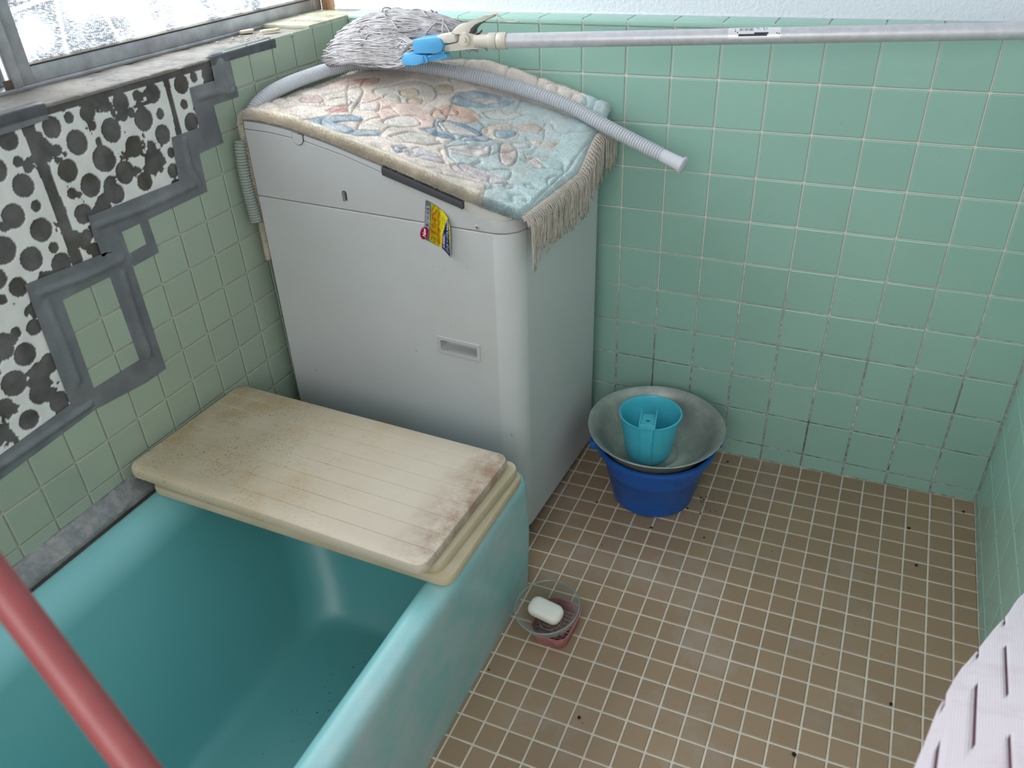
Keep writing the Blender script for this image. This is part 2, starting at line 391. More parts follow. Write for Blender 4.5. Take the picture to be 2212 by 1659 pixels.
nn = fbm(Yg, Zg, 45, 21)[..., None]; brown = np.clip((fbm(Yg, Zg, 14, 22) - 0.52) * 4, 0, 0.6)[..., None]
colr = np.where(dark[..., None], (C2 * (1 - brown) + C3 * brown) * (0.45 + 1.1 * nn), C1 * (0.86 + 0.2 * nn))
ca = patch.data.color_attributes.new('Col', 'FLOAT_COLOR', 'POINT')
ca.data.foreach_set('color', np.concatenate([colr, np.ones(colr.shape[:2] + (1,))], -1).astype(np.float32).ravel())
def attr_mat(name, rough, bumps=None, spec=0.3, sheen=0.0):
    m = NT(name); a = m.n('ShaderNodeAttribute', attribute_name='Col'); m.base(a.outputs['Color']); m.rough(rough)
    m.b.inputs['Specular IOR Level'].default_value = spec
    if sheen: m.b.inputs['Sheen Weight'].default_value = sheen
    if bumps: m.bump(m.noise(bumps, 4, 0.6), 0.5, 0.001)
    return m.m
patch.data.materials.append(attr_mat('adhesive_and_mortar', 0.7, 150))
patch['label'] = 'white adhesive rings over dark mortar'

# duct tape strips
M_tape = NT('grey_duct_tape'); M_tape.rough(0.42); M_tape.b.inputs['Specular IOR Level'].default_value = 0.5
nz = M_tape.noise(14, 4, 0.6); M_tape.base(M_tape.mix(M_tape.ramp(nz, 0.35, 0.7), rgba((98, 103, 106)), rgba((122, 126, 129))))
M_tape.bump(M_tape.noise(25, 3, 0.5, mapscale=(1, 1, 0.4)), 0.5, 0.006); M_tape = M_tape.m
TAPES = [
 ([(-0.9422, 1.0449), (-0.8637, 1.0429), (-0.8657, 1.0226), (-0.9312, 1.0202), (-1.3, 1.018), (-1.3, 1.046)], 'grey tape strip hanging over the ledge at the left edge of the photo', None),
 ([(-0.4833, 1.0460), (-0.2817, 1.0475), (-0.2831, 1.0284), (-0.4299, 1.0310), (-0.4834, 1.0300)], 'long thin grey tape strip folded over the ledge beside the broken sill tiles', 'over'),
 ([(-0.4833, 1.0400), (-0.4298, 1.0400), (-0.4299, 0.9692), (-0.4863, 0.9709)], 'short upright grey tape piece highest on the wall just under the ledge', None),
 ([(-0.5540, 1.0035), (-0.4850, 1.0025), (-0.4500, 0.9890), (-0.4264, 0.9803), (-0.4264, 0.9583), (-0.5041, 0.9588), (-0.5546, 0.9601)], 'level grey tape piece on the top step of the staircase outline', None),
 ([(-0.5540, 0.9735), (-0.5029, 0.9721), (-0.5002, 0.8838), (-0.5546, 0.8914)], 'upright grey tape piece between the top two steps', None),
 ([(-0.629, 0.9290), (-0.5555, 0.9285), (-0.5038, 0.9230), (-0.5002, 0.8838), (-0.5752, 0.8816), (-0.6347, 0.888)], 'level grey tape piece on the second step from the top', None),
 ([(-0.629, 0.9250), (-0.5728, 0.9200), (-0.5710, 0.8822), (-0.5744, 0.8055), (-0.6431, 0.818)], 'wide upright grey tape piece with a pale crease beside the rug', None),
 ([(-0.8559, 0.8533), (-0.6321, 0.848), (-0.5750, 0.8400), (-0.5744, 0.8055), (-0.7355, 0.8041), (-0.8029, 0.8039), (-0.8591, 0.8081)], 'long level grey tape strip with a brownish crease in the middle of the wall', None),
 ([(-0.8553, 0.8548), (-0.8017, 0.8350), (-0.7996, 0.7450), (-0.8563, 0.7369)], 'short upright grey tape piece left of the small square tile opening', None),
 ([(-0.7566, 0.8118), (-0.7363, 0.808), (-0.7335, 0.7375), (-0.7560, 0.7450)], 'narrow upright grey tape strip right of the small square tile opening', None),
 ([(-0.8031, 0.7605), (-0.7584, 0.7625), (-0.7338, 0.7500), (-0.7338, 0.7367), (-0.7977, 0.7347)], 'narrow level grey tape strip under the small square tile opening', None),
 ([(-1.0098, 0.7924), (-0.8456, 0.7823), (-0.7996, 0.7661), (-0.7996, 0.7420), (-0.8547, 0.738), (-0.9552, 0.7396), (-1.0097, 0.749)], 'broad level grey tape strip over the tall opening of green tiles', None),
 ([(-0.8538, 0.7451), (-0.8, 0.7446), (-0.8001, 0.5107), (-0.8513, 0.5271)], 'long upright grey tape strip right of the tall opening of green tiles', None),
 ([(-1.0098, 0.7724), (-0.9562, 0.7718), (-0.9615, 0.5615), (-0.9716, 0.5205), (-1.0145, 0.558)], 'long upright grey tape strip with a dark crease left of the tall tile opening', None),
 ([(-0.9639, 0.5609), (-0.85, 0.5605), (-0.8001, 0.5407), (-0.8001, 0.5107), (-0.853, 0.5089), (-0.9733, 0.5216)], 'level grey tape strip closing the tall opening of green tiles at its foot', None),
 ([(-1.32, 0.5480), (-1.162, 0.5485), (-1.0138, 0.5586), (-0.9660, 0.5560), (-0.9600, 0.5221), (-1.1771, 0.5085), (-1.32, 0.5080)], 'lowest grey tape strip with a long brown crease running off the left edge', None)]
CREASE = {6: [(-0.600, 0.915), (-0.603, 0.865), (-0.590, 0.825)], 7: [(-0.845, 0.832), (-0.74, 0.826), (-0.60, 0.828)], 11: [(-0.99, 0.768), (-0.90, 0.758), (-0.82, 0.757)],
          13: [(-0.985, 0.745), (-0.983, 0.66), (-0.985, 0.59)], 15: [(-1.25, 0.527), (-1.10, 0.532), (-0.98, 0.536)], 12: [(-0.825, 0.73), (-0.827, 0.65), (-0.826, 0.56)], 3: [(-0.54, 0.982), (-0.49, 0.981), (-0.44, 0.972)], 2: [(-0.458, 1.03), (-0.460, 1.0), (-0.455, 0.978)]}
for k, (pts, lab, fl) in enumerate(TAPES):
    d = 0.0004 + 0.00035 * (k % 3)
    xs_ = XL + d
    # a sheet with fine subdivision so creases stand up
    ya, yb = min(p[0] for p in pts), max(p[0] for p in pts); za, zb_ = min(p[1] for p in pts), max(p[1] for p in pts)
    bm = bmesh.new(); f = bm.faces.new([bm.verts.new((xs_, p[0], p[1])) for p in pts])
    bmesh.ops.triangulate(bm, faces=[f])
    for _ in range(5):
        es = [e for e in bm.edges if e.calc_length() > 0.008]
        if not es: break
        bmesh.ops.subdivide_edges(bm, edges=es, cuts=1); bmesh.ops.triangulate(bm, faces=[f for f in bm.faces if len(f.verts) > 3])
    cr = CREASE.get(k)
    for v in bm.verts:
        h = 0.0
        if cr:
            for (y1, z1), (y2, z2) in zip(cr, cr[1:]):
                t = max(0, min(1, ((v.co.y - y1) * (y2 - y1) + (v.co.z - z1) * (z2 - z1)) / ((y2 - y1) ** 2 + (z2 - z1) ** 2)))
                dd = math.hypot(v.co.y - y1 - t * (y2 - y1), v.co.z - z1 - t * (z2 - z1)); h = max(h, 0.0045 * math.exp(-(dd / 0.006) ** 2))
        v.co.x += h
        if v.co.z > 1.0412: v.co.z = 1.0412 + (v.co.z - 1.0412); v.co.x -= 0.0
    th = bmesh.ops.solidify(bm, geom=bm.faces[:], thickness=-0.0004)
    o = bm_obj('tape_strip', bm, M_tape, None, 80)
    if fl == 'over' or k == 0:
        y0, y1 = (-0.4833, -0.2817) if k else (-1.3, -0.8637)
        bm = bmesh.new(); n = 30; rows = []
        for i in range(n + 1):
            y = y0 + (y1 - y0) * i / n; wv = 0.002 * math.sin(i * 0.8)
            rows.append([bm.verts.new(p) for p in ((xs_ + 0.0004, y, 1.030), (xs_ + 0.0008, y, 1.044), (xs_ - 0.003, y, 1.0482), (XL - 0.012, y, 1.0488 + wv * 0.2), (XL - 0.020 + wv, y, 1.0484))])
        for a, b in zip(rows, rows[1:]):
            for q in range(4): bm.faces.new((a[q], b[q], b[q + 1], a[q + 1]))
        bmesh.ops.solidify(bm, geom=bm.faces[:], thickness=0.0004)
        bm_obj('folded_edge', bm, M_tape, o, 60)
    tag(o, lab, 'tape', 'duct tape strips on the window wall')

# ------------------------------------------------------------ ledge under the window
M_led = NT('ledge_mortar'); M_led.rough(0.95); p_ = M_led.wpos()[1]
a_ = M_led.noise(35, 6, 0.7, vec=p_); b_ = M_led.noise(8, 4, 0.6, vec=p_)
M_led.base(M_led.mix(M_led.ramp(b_, 0.35, 0.65), M_led.mix(M_led.ramp(a_, 0.4, 0.6), rgba((88, 87, 86)), rgba((122, 120, 118))), rgba((130, 124, 117)))); M_led.bump(a_, 0.9, 0.004); M_led = M_led.m
st = 0.006; xs_ = np.arange(-1.90, XL + 0.0001, st); ys_ = np.arange(-1.6, -0.155, st); Xg, Yg2 = np.meshgrid(xs_, ys_, indexing='ij')
Zl = 1.0445 + 0.004 * (fbm(Xg, Yg2, 25, 31, 4) - 0.5) - 0.002 * (np.abs((Yg2 * 13.3) % 1 - 0.5) < 0.03); Zl[-1, :] -= 0.002
idx = np.arange(Xg.size).reshape(Xg.shape); F = np.stack([idx[:-1, :-1], idx[1:, :-1], idx[1:, 1:], idx[:-1, 1:]], -1).reshape(-1, 4)
Vl = np.stack([Xg, Yg2, Zl], -1).reshape(-1, 3)
nb = len(xs_); edge = idx[-1, :]; base0 = len(Vl); Vx = Vl[edge].copy(); Vx[:, 2] = 1.0405; Vl = np.concatenate([Vl, Vx])
F2 = np.array([[edge[i], base0 + i, base0 + i + 1, edge[i + 1]] for i in range(len(edge) - 1)]); F = np.concatenate([F, F2])
led = struct(mesh_obj('trim_1', Vl, F, M_led, None, True))
M_sillt = simple('cream_sill_tile', (186, 188, 166), 0.35, var=0.25, scale=25, c2=(146, 142, 122))
for y0, y1 in ((-0.1555, -0.081), (-0.079, -0.004), (-0.002, 0.066)):
    box('sill_tile', -1.745 if y0 < 0.0 else -1.74, XL - 0.001, y0, y1, 1.0445, 1.0535, M_sillt, led, 0.0015)
box('sill_bed', -1.90, XL - 0.002, -0.156, 0.14, 1.035, 1.0450, M_led, led)
# flashing along the tub
M_fl = NT('peeling_flashing'); M_fl.rough(0.45); p_ = M_fl.wpos()[1]; M_fl.b.inputs['Metallic'].default_value = 0.35
M_fl.base(M_fl.mix(M_fl.ramp(M_fl.noise(26, 6, 0.75, vec=p_), 0.42, 0.66), rgba((122, 128, 130)), rgba((166, 165, 160)))); M_fl.bump(M_fl.noise(80, 4, 0.6, vec=p_), 0.5, 0.002); M_fl = M_fl.m
fp = [(XL - 0.003, 0.350), (XL + 0.004, 0.3495), (XL + 0.013, 0.337), (XL + 0.026, 0.3265), (XL + 0.032, 0.321), (XL + 0.032, 0.312), (XL - 0.003, 0.312)]
bm = bmesh.new(); N = 80; rings = []
for i in range(N + 1):
    y = -0.625 - (2.0 - 0.625) * i / N
    rings.append([bm.verts.new((x + (0.0012 * math.sin(i * 1.7) if 0 < k < 5 else 0), y, z + (0.0012 * math.sin(i * 0.9 + k) if 0 < k < 5 else 0))) for k, (x, z) in enumerate(fp)])
for a, b in zip(rings, rings[1:]):
    for k in range(len(fp)): bm.faces.new((a[k], b[k], b[(k + 1) % 7], a[(k + 1) % 7]))
bm.faces.new(rings[0]); bm.faces.new(rings[-1][::-1])
struct(bm_obj('trim_2', bm, M_fl, None, 50))
# corner post
M_wood = NT('old_post_wood'); M_wood.rough(0.8); p_ = M_wood.wpos()[1]
M_wood.base(M_wood.mix(M_wood.ramp(M_wood.noise(40, 5, 0.7, vec=p_, mapscale=(1, 1, 0.12)), 0.35, 0.65), rgba((142, 108, 78)), rgba((186, 152, 118)))); M_wood = M_wood.m
post = struct(box('trim_3', -1.722, -1.6845, 0.086, 0.14, 1.0450, 2.3, M_wood, None, 0.002))
box('post_board', -1.739, -1.7235, 0.088, 0.14, 1.0450, 2.3, M_wood, post, 0.002)

# ------------------------------------------------------------ window
M_al = simple('window_aluminium', (186, 190, 194), 0.38, 0.55, 0.16, 22, 0.05, c2=(150, 152, 154))
M_aldk = simple('grimy_rubber_gasket', (70, 66, 58), 0.8, var=0.4, scale=90)
win = struct(empty('window_1', (-1.74, -0.35, 1.046)))
def wb(name, x0, x1, y0, y1, z0, z1, mat=M_al, bev=0.001): 
    o = box(name, x0 + 1.74, x1 + 1.74, y0 + 0.35, y1 + 0.35, z0 - 1.046, z1 - 1.046, mat, win, bev); return o
wb('track', -1.80, -1.732, -1.70, 0.080, 1.044, 1.0515)
wb('bottom_rail', -1.765, -1.738, -0.792, 0.046, 1.0515, 1.0785)
wb('gasket', -1.764, -1.7365, -0.768, 0.044, 1.0785, 1.0815, M_aldk)
wb('stile', -1.765, -1.736, -0.797, -0.768, 1.0515, 1.95)
wb('stile', -1.735, -1.728, -0.815, -0.797, 1.0515, 1.95)
wb('stile', -1.800, -1.768, -0.880, -0.800, 1.0515, 1.95)
wb('stile', -1.765, -1.738, 0.046, 0.052, 1.0515, 1.95)
wb('jamb', -1.80, -1.738, 0.053, 0.087, 1.0515, 1.95)
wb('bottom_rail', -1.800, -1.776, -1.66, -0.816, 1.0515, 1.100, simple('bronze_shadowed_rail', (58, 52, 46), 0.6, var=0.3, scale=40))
wb('jamb', -1.80, -1.738, -1.75, -1.70, 1.044, 1.95)
wb('head', -1.80, -1.738, -1.75, 0.087, 1.93, 1.96)
wb('glazing_bar', -1.762, -1.741, -0.768, 0.046, 1.90, 1.93)
def glass_mat(name, amt):
    m = NT(name); t = m.t; xyz, pos = m.wpos()
    vo = m.n('ShaderNodeTexVoronoi', feature='DISTANCE_TO_EDGE'); vo.inputs['Scale'].default_value = 10
    mp = m.n('ShaderNodeMapping'); mp.inputs['Scale'].default_value = (0.01, 1, 1); m.l(pos, mp.inputs[0]); m.l(mp.outputs[0], vo.inputs['Vector'])
    lines = m.ramp(vo.outputs['Distance'], 0.02, 0.05)
    sp = m.noise(330, 2, 0.5, vec=mp.outputs[0]); big = m.noise(9, 2, 0.5, vec=mp.outputs[0])
    mr = m.n('ShaderNodeMapRange'); m.l(xyz[2], mr.inputs[0]); mr.inputs[1].default_value = 1.085; mr.inputs[2].default_value = 1.2; mr.inputs[3].default_value = 0.55; mr.inputs[4].default_value = 0.35
    f = m.math('MULTIPLY', m.math('MULTIPLY', lines, m.ramp(sp, 0.42, 0.58)), m.math('MULTIPLY', m.ramp(big, 0.38, 0.55), amt), clamp=True)
    tr = m.n('ShaderNodeBsdfTransparent'); tr.inputs[0].default_value = (0.97, 0.98, 0.98, 1)
    df = m.n('ShaderNodeBsdfDiffuse'); df.inputs[0].default_value = (0.42, 0.43, 0.44, 1)
    gl = m.n('ShaderNodeBsdfGlossy'); gl.inputs['Roughness'].default_value = 0.2; gl.inputs[0].default_value = (0.8, 0.85, 0.85, 1)
    m1 = m.n('ShaderNodeMixShader'); m.l(f, m1.inputs[0]); m.l(tr.outputs[0], m1.inputs[1]); m.l(df.outputs[0], m1.inputs[2])
    m2 = m.n('ShaderNodeMixShader'); m2.inputs[0].default_value = 0.05; m.l(m1.outputs[0], m2.inputs[1]); m.l(gl.outputs[0], m2.inputs[2])
    m.l(m2.outputs[0], t.nodes['Material Output'].inputs[0]); return m.m
M_glass = glass_mat('figured_glass', 0.9)
wb('pane', -1.753, -1.749, -0.769, 0.047, 1.078, 1.905, M_glass, 0)
wb('pane', -1.791, -1.787, -1.66, -0.820, 1.078, 1.93, M_glass, 0)
M_rust = simple('rusty_roller_block', (92, 80, 66), 0.8, var=0.4, scale=60)
wb('roller_block', -1.737, -1.730, -0.828, -0.806, 1.0515, 1.066, M_rust, 0.001)

# ------------------------------------------------------------ bathtub
M_tub = NT('aqua_tub_plastic'); M_tub.rough(0.36); M_tub.b.inputs['Specular IOR Level'].default_value = 0.45
xyz, p_ = M_tub.wpos()
a_ = M_tub.noise(5, 5, 0.65, vec=p_, mapscale=(1, 1, 0.5)); b_ = M_tub.noise(60, 3, 0.6, vec=p_)
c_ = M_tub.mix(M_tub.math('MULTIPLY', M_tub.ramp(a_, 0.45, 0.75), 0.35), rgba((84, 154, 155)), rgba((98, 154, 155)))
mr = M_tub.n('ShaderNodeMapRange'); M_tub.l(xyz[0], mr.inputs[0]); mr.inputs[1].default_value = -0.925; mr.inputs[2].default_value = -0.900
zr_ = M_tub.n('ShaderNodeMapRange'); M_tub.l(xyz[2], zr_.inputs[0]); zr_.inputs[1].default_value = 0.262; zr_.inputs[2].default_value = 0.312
light_tint = M_tub.math('MAXIMUM', zr_.outputs[0], mr.outputs[0], True)  # light on rim and apron painted into the plastic, interior kept darker
c_ = M_tub.mix(M_tub.math('MULTIPLY', light_tint, 0.9), c_, rgba((134, 198, 201)))
chalk_light = M_tub.math('MULTIPLY', mr.outputs[0], M_tub.ramp(M_tub.noise(6, 5, 0.7, vec=p_, mapscale=(1, 1, 1.3)), 0.36, 0.66))  # chalky wear on the apron, paler than its own tone to paint side light
c_ = M_tub.mix(M_tub.math('MULTIPLY', chalk_light, 0.75), c_, rgba((188, 202, 206)))
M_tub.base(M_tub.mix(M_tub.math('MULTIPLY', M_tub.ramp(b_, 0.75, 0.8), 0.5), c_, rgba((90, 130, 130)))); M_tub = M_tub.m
def rr(x0, x1, y0, y1, r, z, n=10, rs=None):
    out = []
    for cx, cy, a0, k in ((x1, y1, 0, 0), (x0, y1, 90, 1), (x0, y0, 180, 2), (x1, y0, 270, 3)):
        q = rs[k] if rs else r
        ccx = cx - q if cx == x1 else cx + q; ccy = cy - q if cy == y1 else cy + q
        for i in range(n + 1):
            t = math.radians(a0 + 90 * i / n); out.append((ccx + q * math.cos(t), ccy + q * math.sin(t), z))
    return out
def mixr(A, B, t): return [tuple(a * (1 - t) + b * t for a, b in zip(p, q)) for p, q in zip(A, B)]
YF = -2.02
O = dict(n=12)
outer = lambda x1, yb, z, r, e=0.0: rr(XL + 0.034 + e, x1, YF + e, yb, r, z, **O)
R = [outer(-0.9035, -0.584, -0.078, 0.035), outer(-0.900, -0.584, -0.02, 0.035), outer(-0.890, -0.586, 0.14, 0.034), outer(-0.885, -0.602, 0.27, 0.034),
     outer(-0.883, -0.607, 0.293, 0.036), outer(-0.885, -0.611, 0.304, 0.036, 0.002), outer(-0.890, -0.617, 0.311, 0.034, 0.006), outer(-0.897, -0.625, 0.3145, 0.030, 0.012)]
def inner(x0, x1, yb, z, r): return rr(x0, x1, YF + 0.05 + (z < 0.2) * 0.1, yb, r, z, **O)
I = [inner(-1.548, -0.920, -0.655, 0.3150, 0.055), inner(-1.530, -0.930, -0.668, 0.3125, 0.06), inner(-1.510, -0.937, -0.676, 0.304, 0.065), inner(-1.492, -0.942, -0.682, 0.290, 0.07),
     inner(-1.474, -0.946, -0.690, 0.262, 0.08), inner(-1.440, -0.952, -0.708, 0.205, 0.085), inner(-1.385, -0.960, -0.742, 0.11, 0.09), inner(-1.340, -0.968, -0.785, 0.01, 0.095),
     inner(-1.322, -0.976, -0.812, -0.024, 0.095), inner(-1.312, -0.982, -0.822, -0.038, 0.09), inner(-1.300, -0.992, -0.834, -0.0465, 0.085), inner(-1.284, -1.006, -0.850, -0.050, 0.075)]
rings = R + I; vs = [p for r in rings for p in r]; n = len(rings[0]); fs = []
for i in range(len(rings) - 1):
    for k in range(n): fs.append((i * n + k, i * n + (k + 1) % n, (i + 1) * n + (k + 1) % n, (i + 1) * n + k))
fs.append(tuple((len(rings) - 1) * n + k for k in range(n)))
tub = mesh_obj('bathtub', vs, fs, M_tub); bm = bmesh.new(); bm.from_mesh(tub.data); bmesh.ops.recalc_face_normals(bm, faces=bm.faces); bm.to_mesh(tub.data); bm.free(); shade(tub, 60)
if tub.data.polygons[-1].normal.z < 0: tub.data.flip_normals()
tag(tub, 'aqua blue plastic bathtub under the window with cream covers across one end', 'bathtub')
M_dirt = simple('dark_crumbs', (40, 34, 28), 0.9)
def crumbs(name, pts, lab, cat):
    bm = bmesh.new()
    for x, y, z, s in pts:
        m4 = Matrix.Translation((x, y, z)) @ Matrix.Rotation(random.uniform(0, 6), 4, 'Z') @ Matrix.Diagonal((s * random.uniform(0.6, 1.4), s, s * 0.6, 1))
        bmesh.ops.create_icosphere(bm, subdivisions=1, radius=1, matrix=m4)
    o = bm_obj(name, bm, M_dirt, None); tag(o, lab, cat, kind='stuff'); return o
crumbs('tub_grit', [(random.uniform(-1.22, -1.05), -0.87 - abs(random.gauss(0, 0.2)), -0.0492, random.choice((0.0006, 0.0009, 0.0009, 0.0016))) for _ in range(80)], 'dark grit scattered on the bottom of the blue bathtub', 'dirt')

# ------------------------------------------------------------ bath covers
def lid_mat(name, stain):
    m = NT(name); m.rough(0.5); xyz, pos = m.wpos(); m.b.inputs['Specular IOR Level'].default_value = 0.4
    c = m.mix(m.ramp(m.noise(6, 5, 0.65, vec=pos), 0.35, 0.7), rgba((202, 191, 165)), rgba((182, 168, 136)))
    if stain:
        lx = m.n('ShaderNodeMapRange'); m.l(xyz[0], lx.inputs[0]); lx.inputs[1].default_value = -1.0; lx.inputs[2].default_value = -0.925
        pk = m.math('MULTIPLY', lx.outputs[0], m.ramp(m.noise(13, 6, 0.75, vec=pos), 0.40, 0.60))
        lighter = m.n('ShaderNodeMapRange'); m.l(xyz[0], lighter.inputs[0]); lighter.inputs[1].default_value = -1.45; lighter.inputs[2].default_value = -1.0
        c = m.mix(m.math('MULTIPLY', lighter.outputs[0], 0.6), c, rgba((204, 194, 184)))
        c = m.mix(m.math('MULTIPLY', pk, 0.85), c, rgba((146, 118, 98)))
        rx = m.n('ShaderNodeMapRange'); m.l(xyz[0], rx.inputs[0]); rx.inputs[1].default_value = -1.05; rx.inputs[2].default_value = -1.4
        sp = m.noise(300, 2, 0.5, vec=pos, mapscale=(0.8, 1.2, 1))
        spf = m.math('MULTIPLY', m.math('MULTIPLY', m.ramp(sp, 0.60, 0.66), rx.outputs[0]), m.ramp(m.noise(14, 3, 0.5, vec=pos), 0.40, 0.52))
        c = m.mix(m.math('MULTIPLY', spf, 0.6), c, rgba((86, 74, 52)))
        tb = m.math('MULTIPLY', m.ramp(m.noise(7, 4, 0.6, vec=pos), 0.52, 0.68), rx.outputs[0]); c = m.mix(m.math('MULTIPLY', tb, 0.7), c, rgba((176, 144, 92)))
    m.base(c); m.bump(m.noise(300, 3, 0.6, vec=pos), 0.12, 0.0006); return m.m
M_lid = lid_mat('stained_cream_plastic', True); M_lid2 = lid_mat('yellowed_cream_plastic', False)
def lid(x0, x1, y0, y1, z0, z1, yaw, mat, label, grooves):
    cx, cy, cz = (x0 + x1) / 2, (y0 + y1) / 2, z0
    hx, hy, h = (x1 - x0) / 2, (y1 - y0) / 2, z1 - z0
    bm = bmesh.new(); ring = rr(-hx, hx, -hy, hy, 0.022, 0, n=6)
    prof = [(0.004, 0.0), (0.0008, 0.003), (0, 0.007), (0, h - 0.006), (0.0015, h - 0.002), (0.005, h)]
    rv = []
    for ins, z in prof:
        rv.append([bm.verts.new((x * (1 - ins / hx), y * (1 - ins / hy), z)) for x, y, _ in ring])
    n = len(ring)
    for a, b in zip(rv, rv[1:]):
        for k in range(n): bm.faces.new((a[k], a[(k + 1) % n], b[(k + 1) % n], b[k]))
    bm.faces.new(rv[0][::-1]); bm.faces.new(rv[-1])
    if grooves:
        for k in range(7):
            y = -hy + (k + 1) * 2 * hy / 8
            for dy in (-0.0012, 0, 0.0012):
                bmesh.ops.bisect_plane(bm, geom=bm.verts[:] + bm.edges[:] + bm.faces[:], plane_co=(0, y + dy, 0), plane_no=(0, 1, 0))
            for v in bm.verts:
                if abs(v.co.y - y) < 2e-4 and v.co.z > h - 0.001: v.co.z -= 0.0020
    o = bm_obj('bath_cover', bm, mat, None, 30); o.location = (cx, cy, cz); o.rotation_euler = (0, 0, math.radians(yaw))
    tag(o, label, 'bath cover', 'bath covers stacked on the tub'); return o
lid(-1.556, -0.881, -0.956, -0.643, 0.3160, 0.3380, -0.3, M_lid2, 'bottom cream bath cover of the stack, lying directly on the blue tub rim', False)
lid(-1.560, -0.893, -0.938, -0.632, 0.3384, 0.3604, -3.1, M_lid2, 'middle cream bath cover, seen only as an edge between two others', False)
lid(-1.583, -0.905, -0.977, -0.652, 0.3610, 0.3850, -1.6, M_lid, 'topmost cream bath cover with grooves, brown stains and black specks', True)

# ------------------------------------------------------------ washing machine (local a along the big side, b into the room corner, c up)
MO = Vector((-0.957, -0.4987, 0.0036)); MW, MD = 0.618, 0.462
def rodr(v):
    th = math.sqrt(sum(q * q for q in v))
    return Matrix.Rotation(th, 3, Vector(v)) if th > 1e-9 else Matrix.Identity(3)
MR = rodr((-0.006, 0.0112, 0)) @ rodr((0, 0, -0.04))
MM = MR.to_4x4(); MM.translation = MO; MI = MM.inverted()
def loc(P): return MI @ Vector(P)
wm = empty('washing_machine'); wm.matrix_world = MM
tag(wm, 'old pale grey top loading washing machine with a rug over its lid', 'washing machine')
M_wm = NT('aged_white_enamel'); M_wm.rough(0.5); p_ = M_wm.wpos()[1]
c_ = M_wm.mix(M_wm.ramp(M_wm.noise(3, 4, 0.6, vec=p_), 0.3, 0.7), rgba((196, 200, 200)), rgba((188, 191, 189)))
M_wm.base(M_wm.mix(M_wm.math('MULTIPLY', M_wm.ramp(M_wm.noise(75, 2, 0.5, vec=p_), 0.76, 0.79), 0.6), c_, rgba((110, 105, 96)))); M_wm = M_wm.m
M_wmtop = simple('aged_white_plastic', (190, 192, 192), 0.45, var=0.05, scale=8)
M_wmlid = simple('warm_white_lid', (196, 195, 188), 0.45, var=0.06, scale=12)
M_blk = simple('charcoal_plastic', (66, 66, 70), 0.35)
M_gap = simple('dark_gap', (70, 66, 60), 0.9); M_seam = simple('seam_shade', (150, 144, 134), 0.8, var=0.4, scale=40)
RC = 0.05
def bnd(a, r=RC, ins=0.0):
    if a > -r:
        t = math.sqrt(max(0, r * r - (r + a) ** 2)); d = r - t
    else: d = 0
    return ins + d, MD - ins - d
def prism(name, al, zlo, zhi, mat, ins=0.0, e=0.003, brange=None, rtop=True):
    vs, fs = [], []; m = 0
    for a in al:
        lo, hi = bnd(a, ins=ins) if brange is None else brange
        zl, zh = zlo(a), zhi(a)
        sec = [(lo, zl), (lo, zh - e), (lo + e * 0.3, zh - e * 0.3), (lo + e, zh), (hi - e, zh), (hi - e * 0.3, zh - e * 0.3), (hi, zh - e), (hi, zl)] if hi - lo > 2.5 * e else [(lo, zl), (lo, (zl + zh) / 2), (lo, zh - 1e-4), (lo, zh), (hi, zh), (hi, zh - 1e-4), (hi, (zl + zh) / 2), (hi, zl)]
        m = len(sec); vs += [(a, b, c) for b, c in sec]
    for i in range(len(al) - 1):
        for k in range(m): fs.append((i * m + k, i * m + (k + 1) % m, (i + 1) * m + (k + 1) % m, (i + 1) * m + k))
    fs.append(tuple(range(m))[::-1]); fs.append(tuple((len(al) - 1) * m + k for k in range(m)))
    o = mesh_obj(name, vs, fs, mat, wm); bm = bmesh.new(); bm.from_mesh(o.data); bmesh.ops.recalc_face_normals(bm, faces=bm.faces); bm.to_mesh(o.data); bm.free(); shade(o, 28); return o
AL = [-MW] + [-MW + 0.02 * k for k in range(1, 28)] + [-0.05, -0.0495, -0.048, -0.046, -0.0435, -0.0405, -0.037, -0.0335, -0.0295, -0.0255, -0.02, -0.015, -0.010, -0.006, -0.003, -0.001, -0.0002]
AL = sorted(set(a for a in AL if a <= 0))
body = prism('cabinet', AL, lambda a: 0.012, lambda a: 0.7535, M_wm, e=0.0025)
prism('plinth', [a * 0.97 - 0.01 for a in AL], lambda a: 0.0, lambda a: 0.013, M_gap, ins=0.012)
prism('seam', AL, lambda a: 0.7510, lambda a: 0.7565, M_seam, ins=0.0015, e=0.0005)
ip = lambda X, Y: (lambda a: float(np.interp(a, X, Y)))
capl = ip([-0.63, -0.555, -0.494, -0.467, -0.374, -0.284, -0.111, -0.095, -0.07, -0.031, 0], [0.895, 0.8935, 0.888, 0.885, 0.866, 0.8415, 0.7975, 0.789, 0.7815, 0.779, 0.781])
TOPX, TOPY = [-.66, -.575, -.528, -.493, -.416, -.341, -.278, -.105, -.06, 0, .05], [.912, .911, .907, .902, .887, .868, .853, .806, .795, .783, .775]
top = ip(TOPX, TOPY)
house = prism('upper_housing', AL, lambda a: 0.7560, capl, M_wmtop, e=0.001)
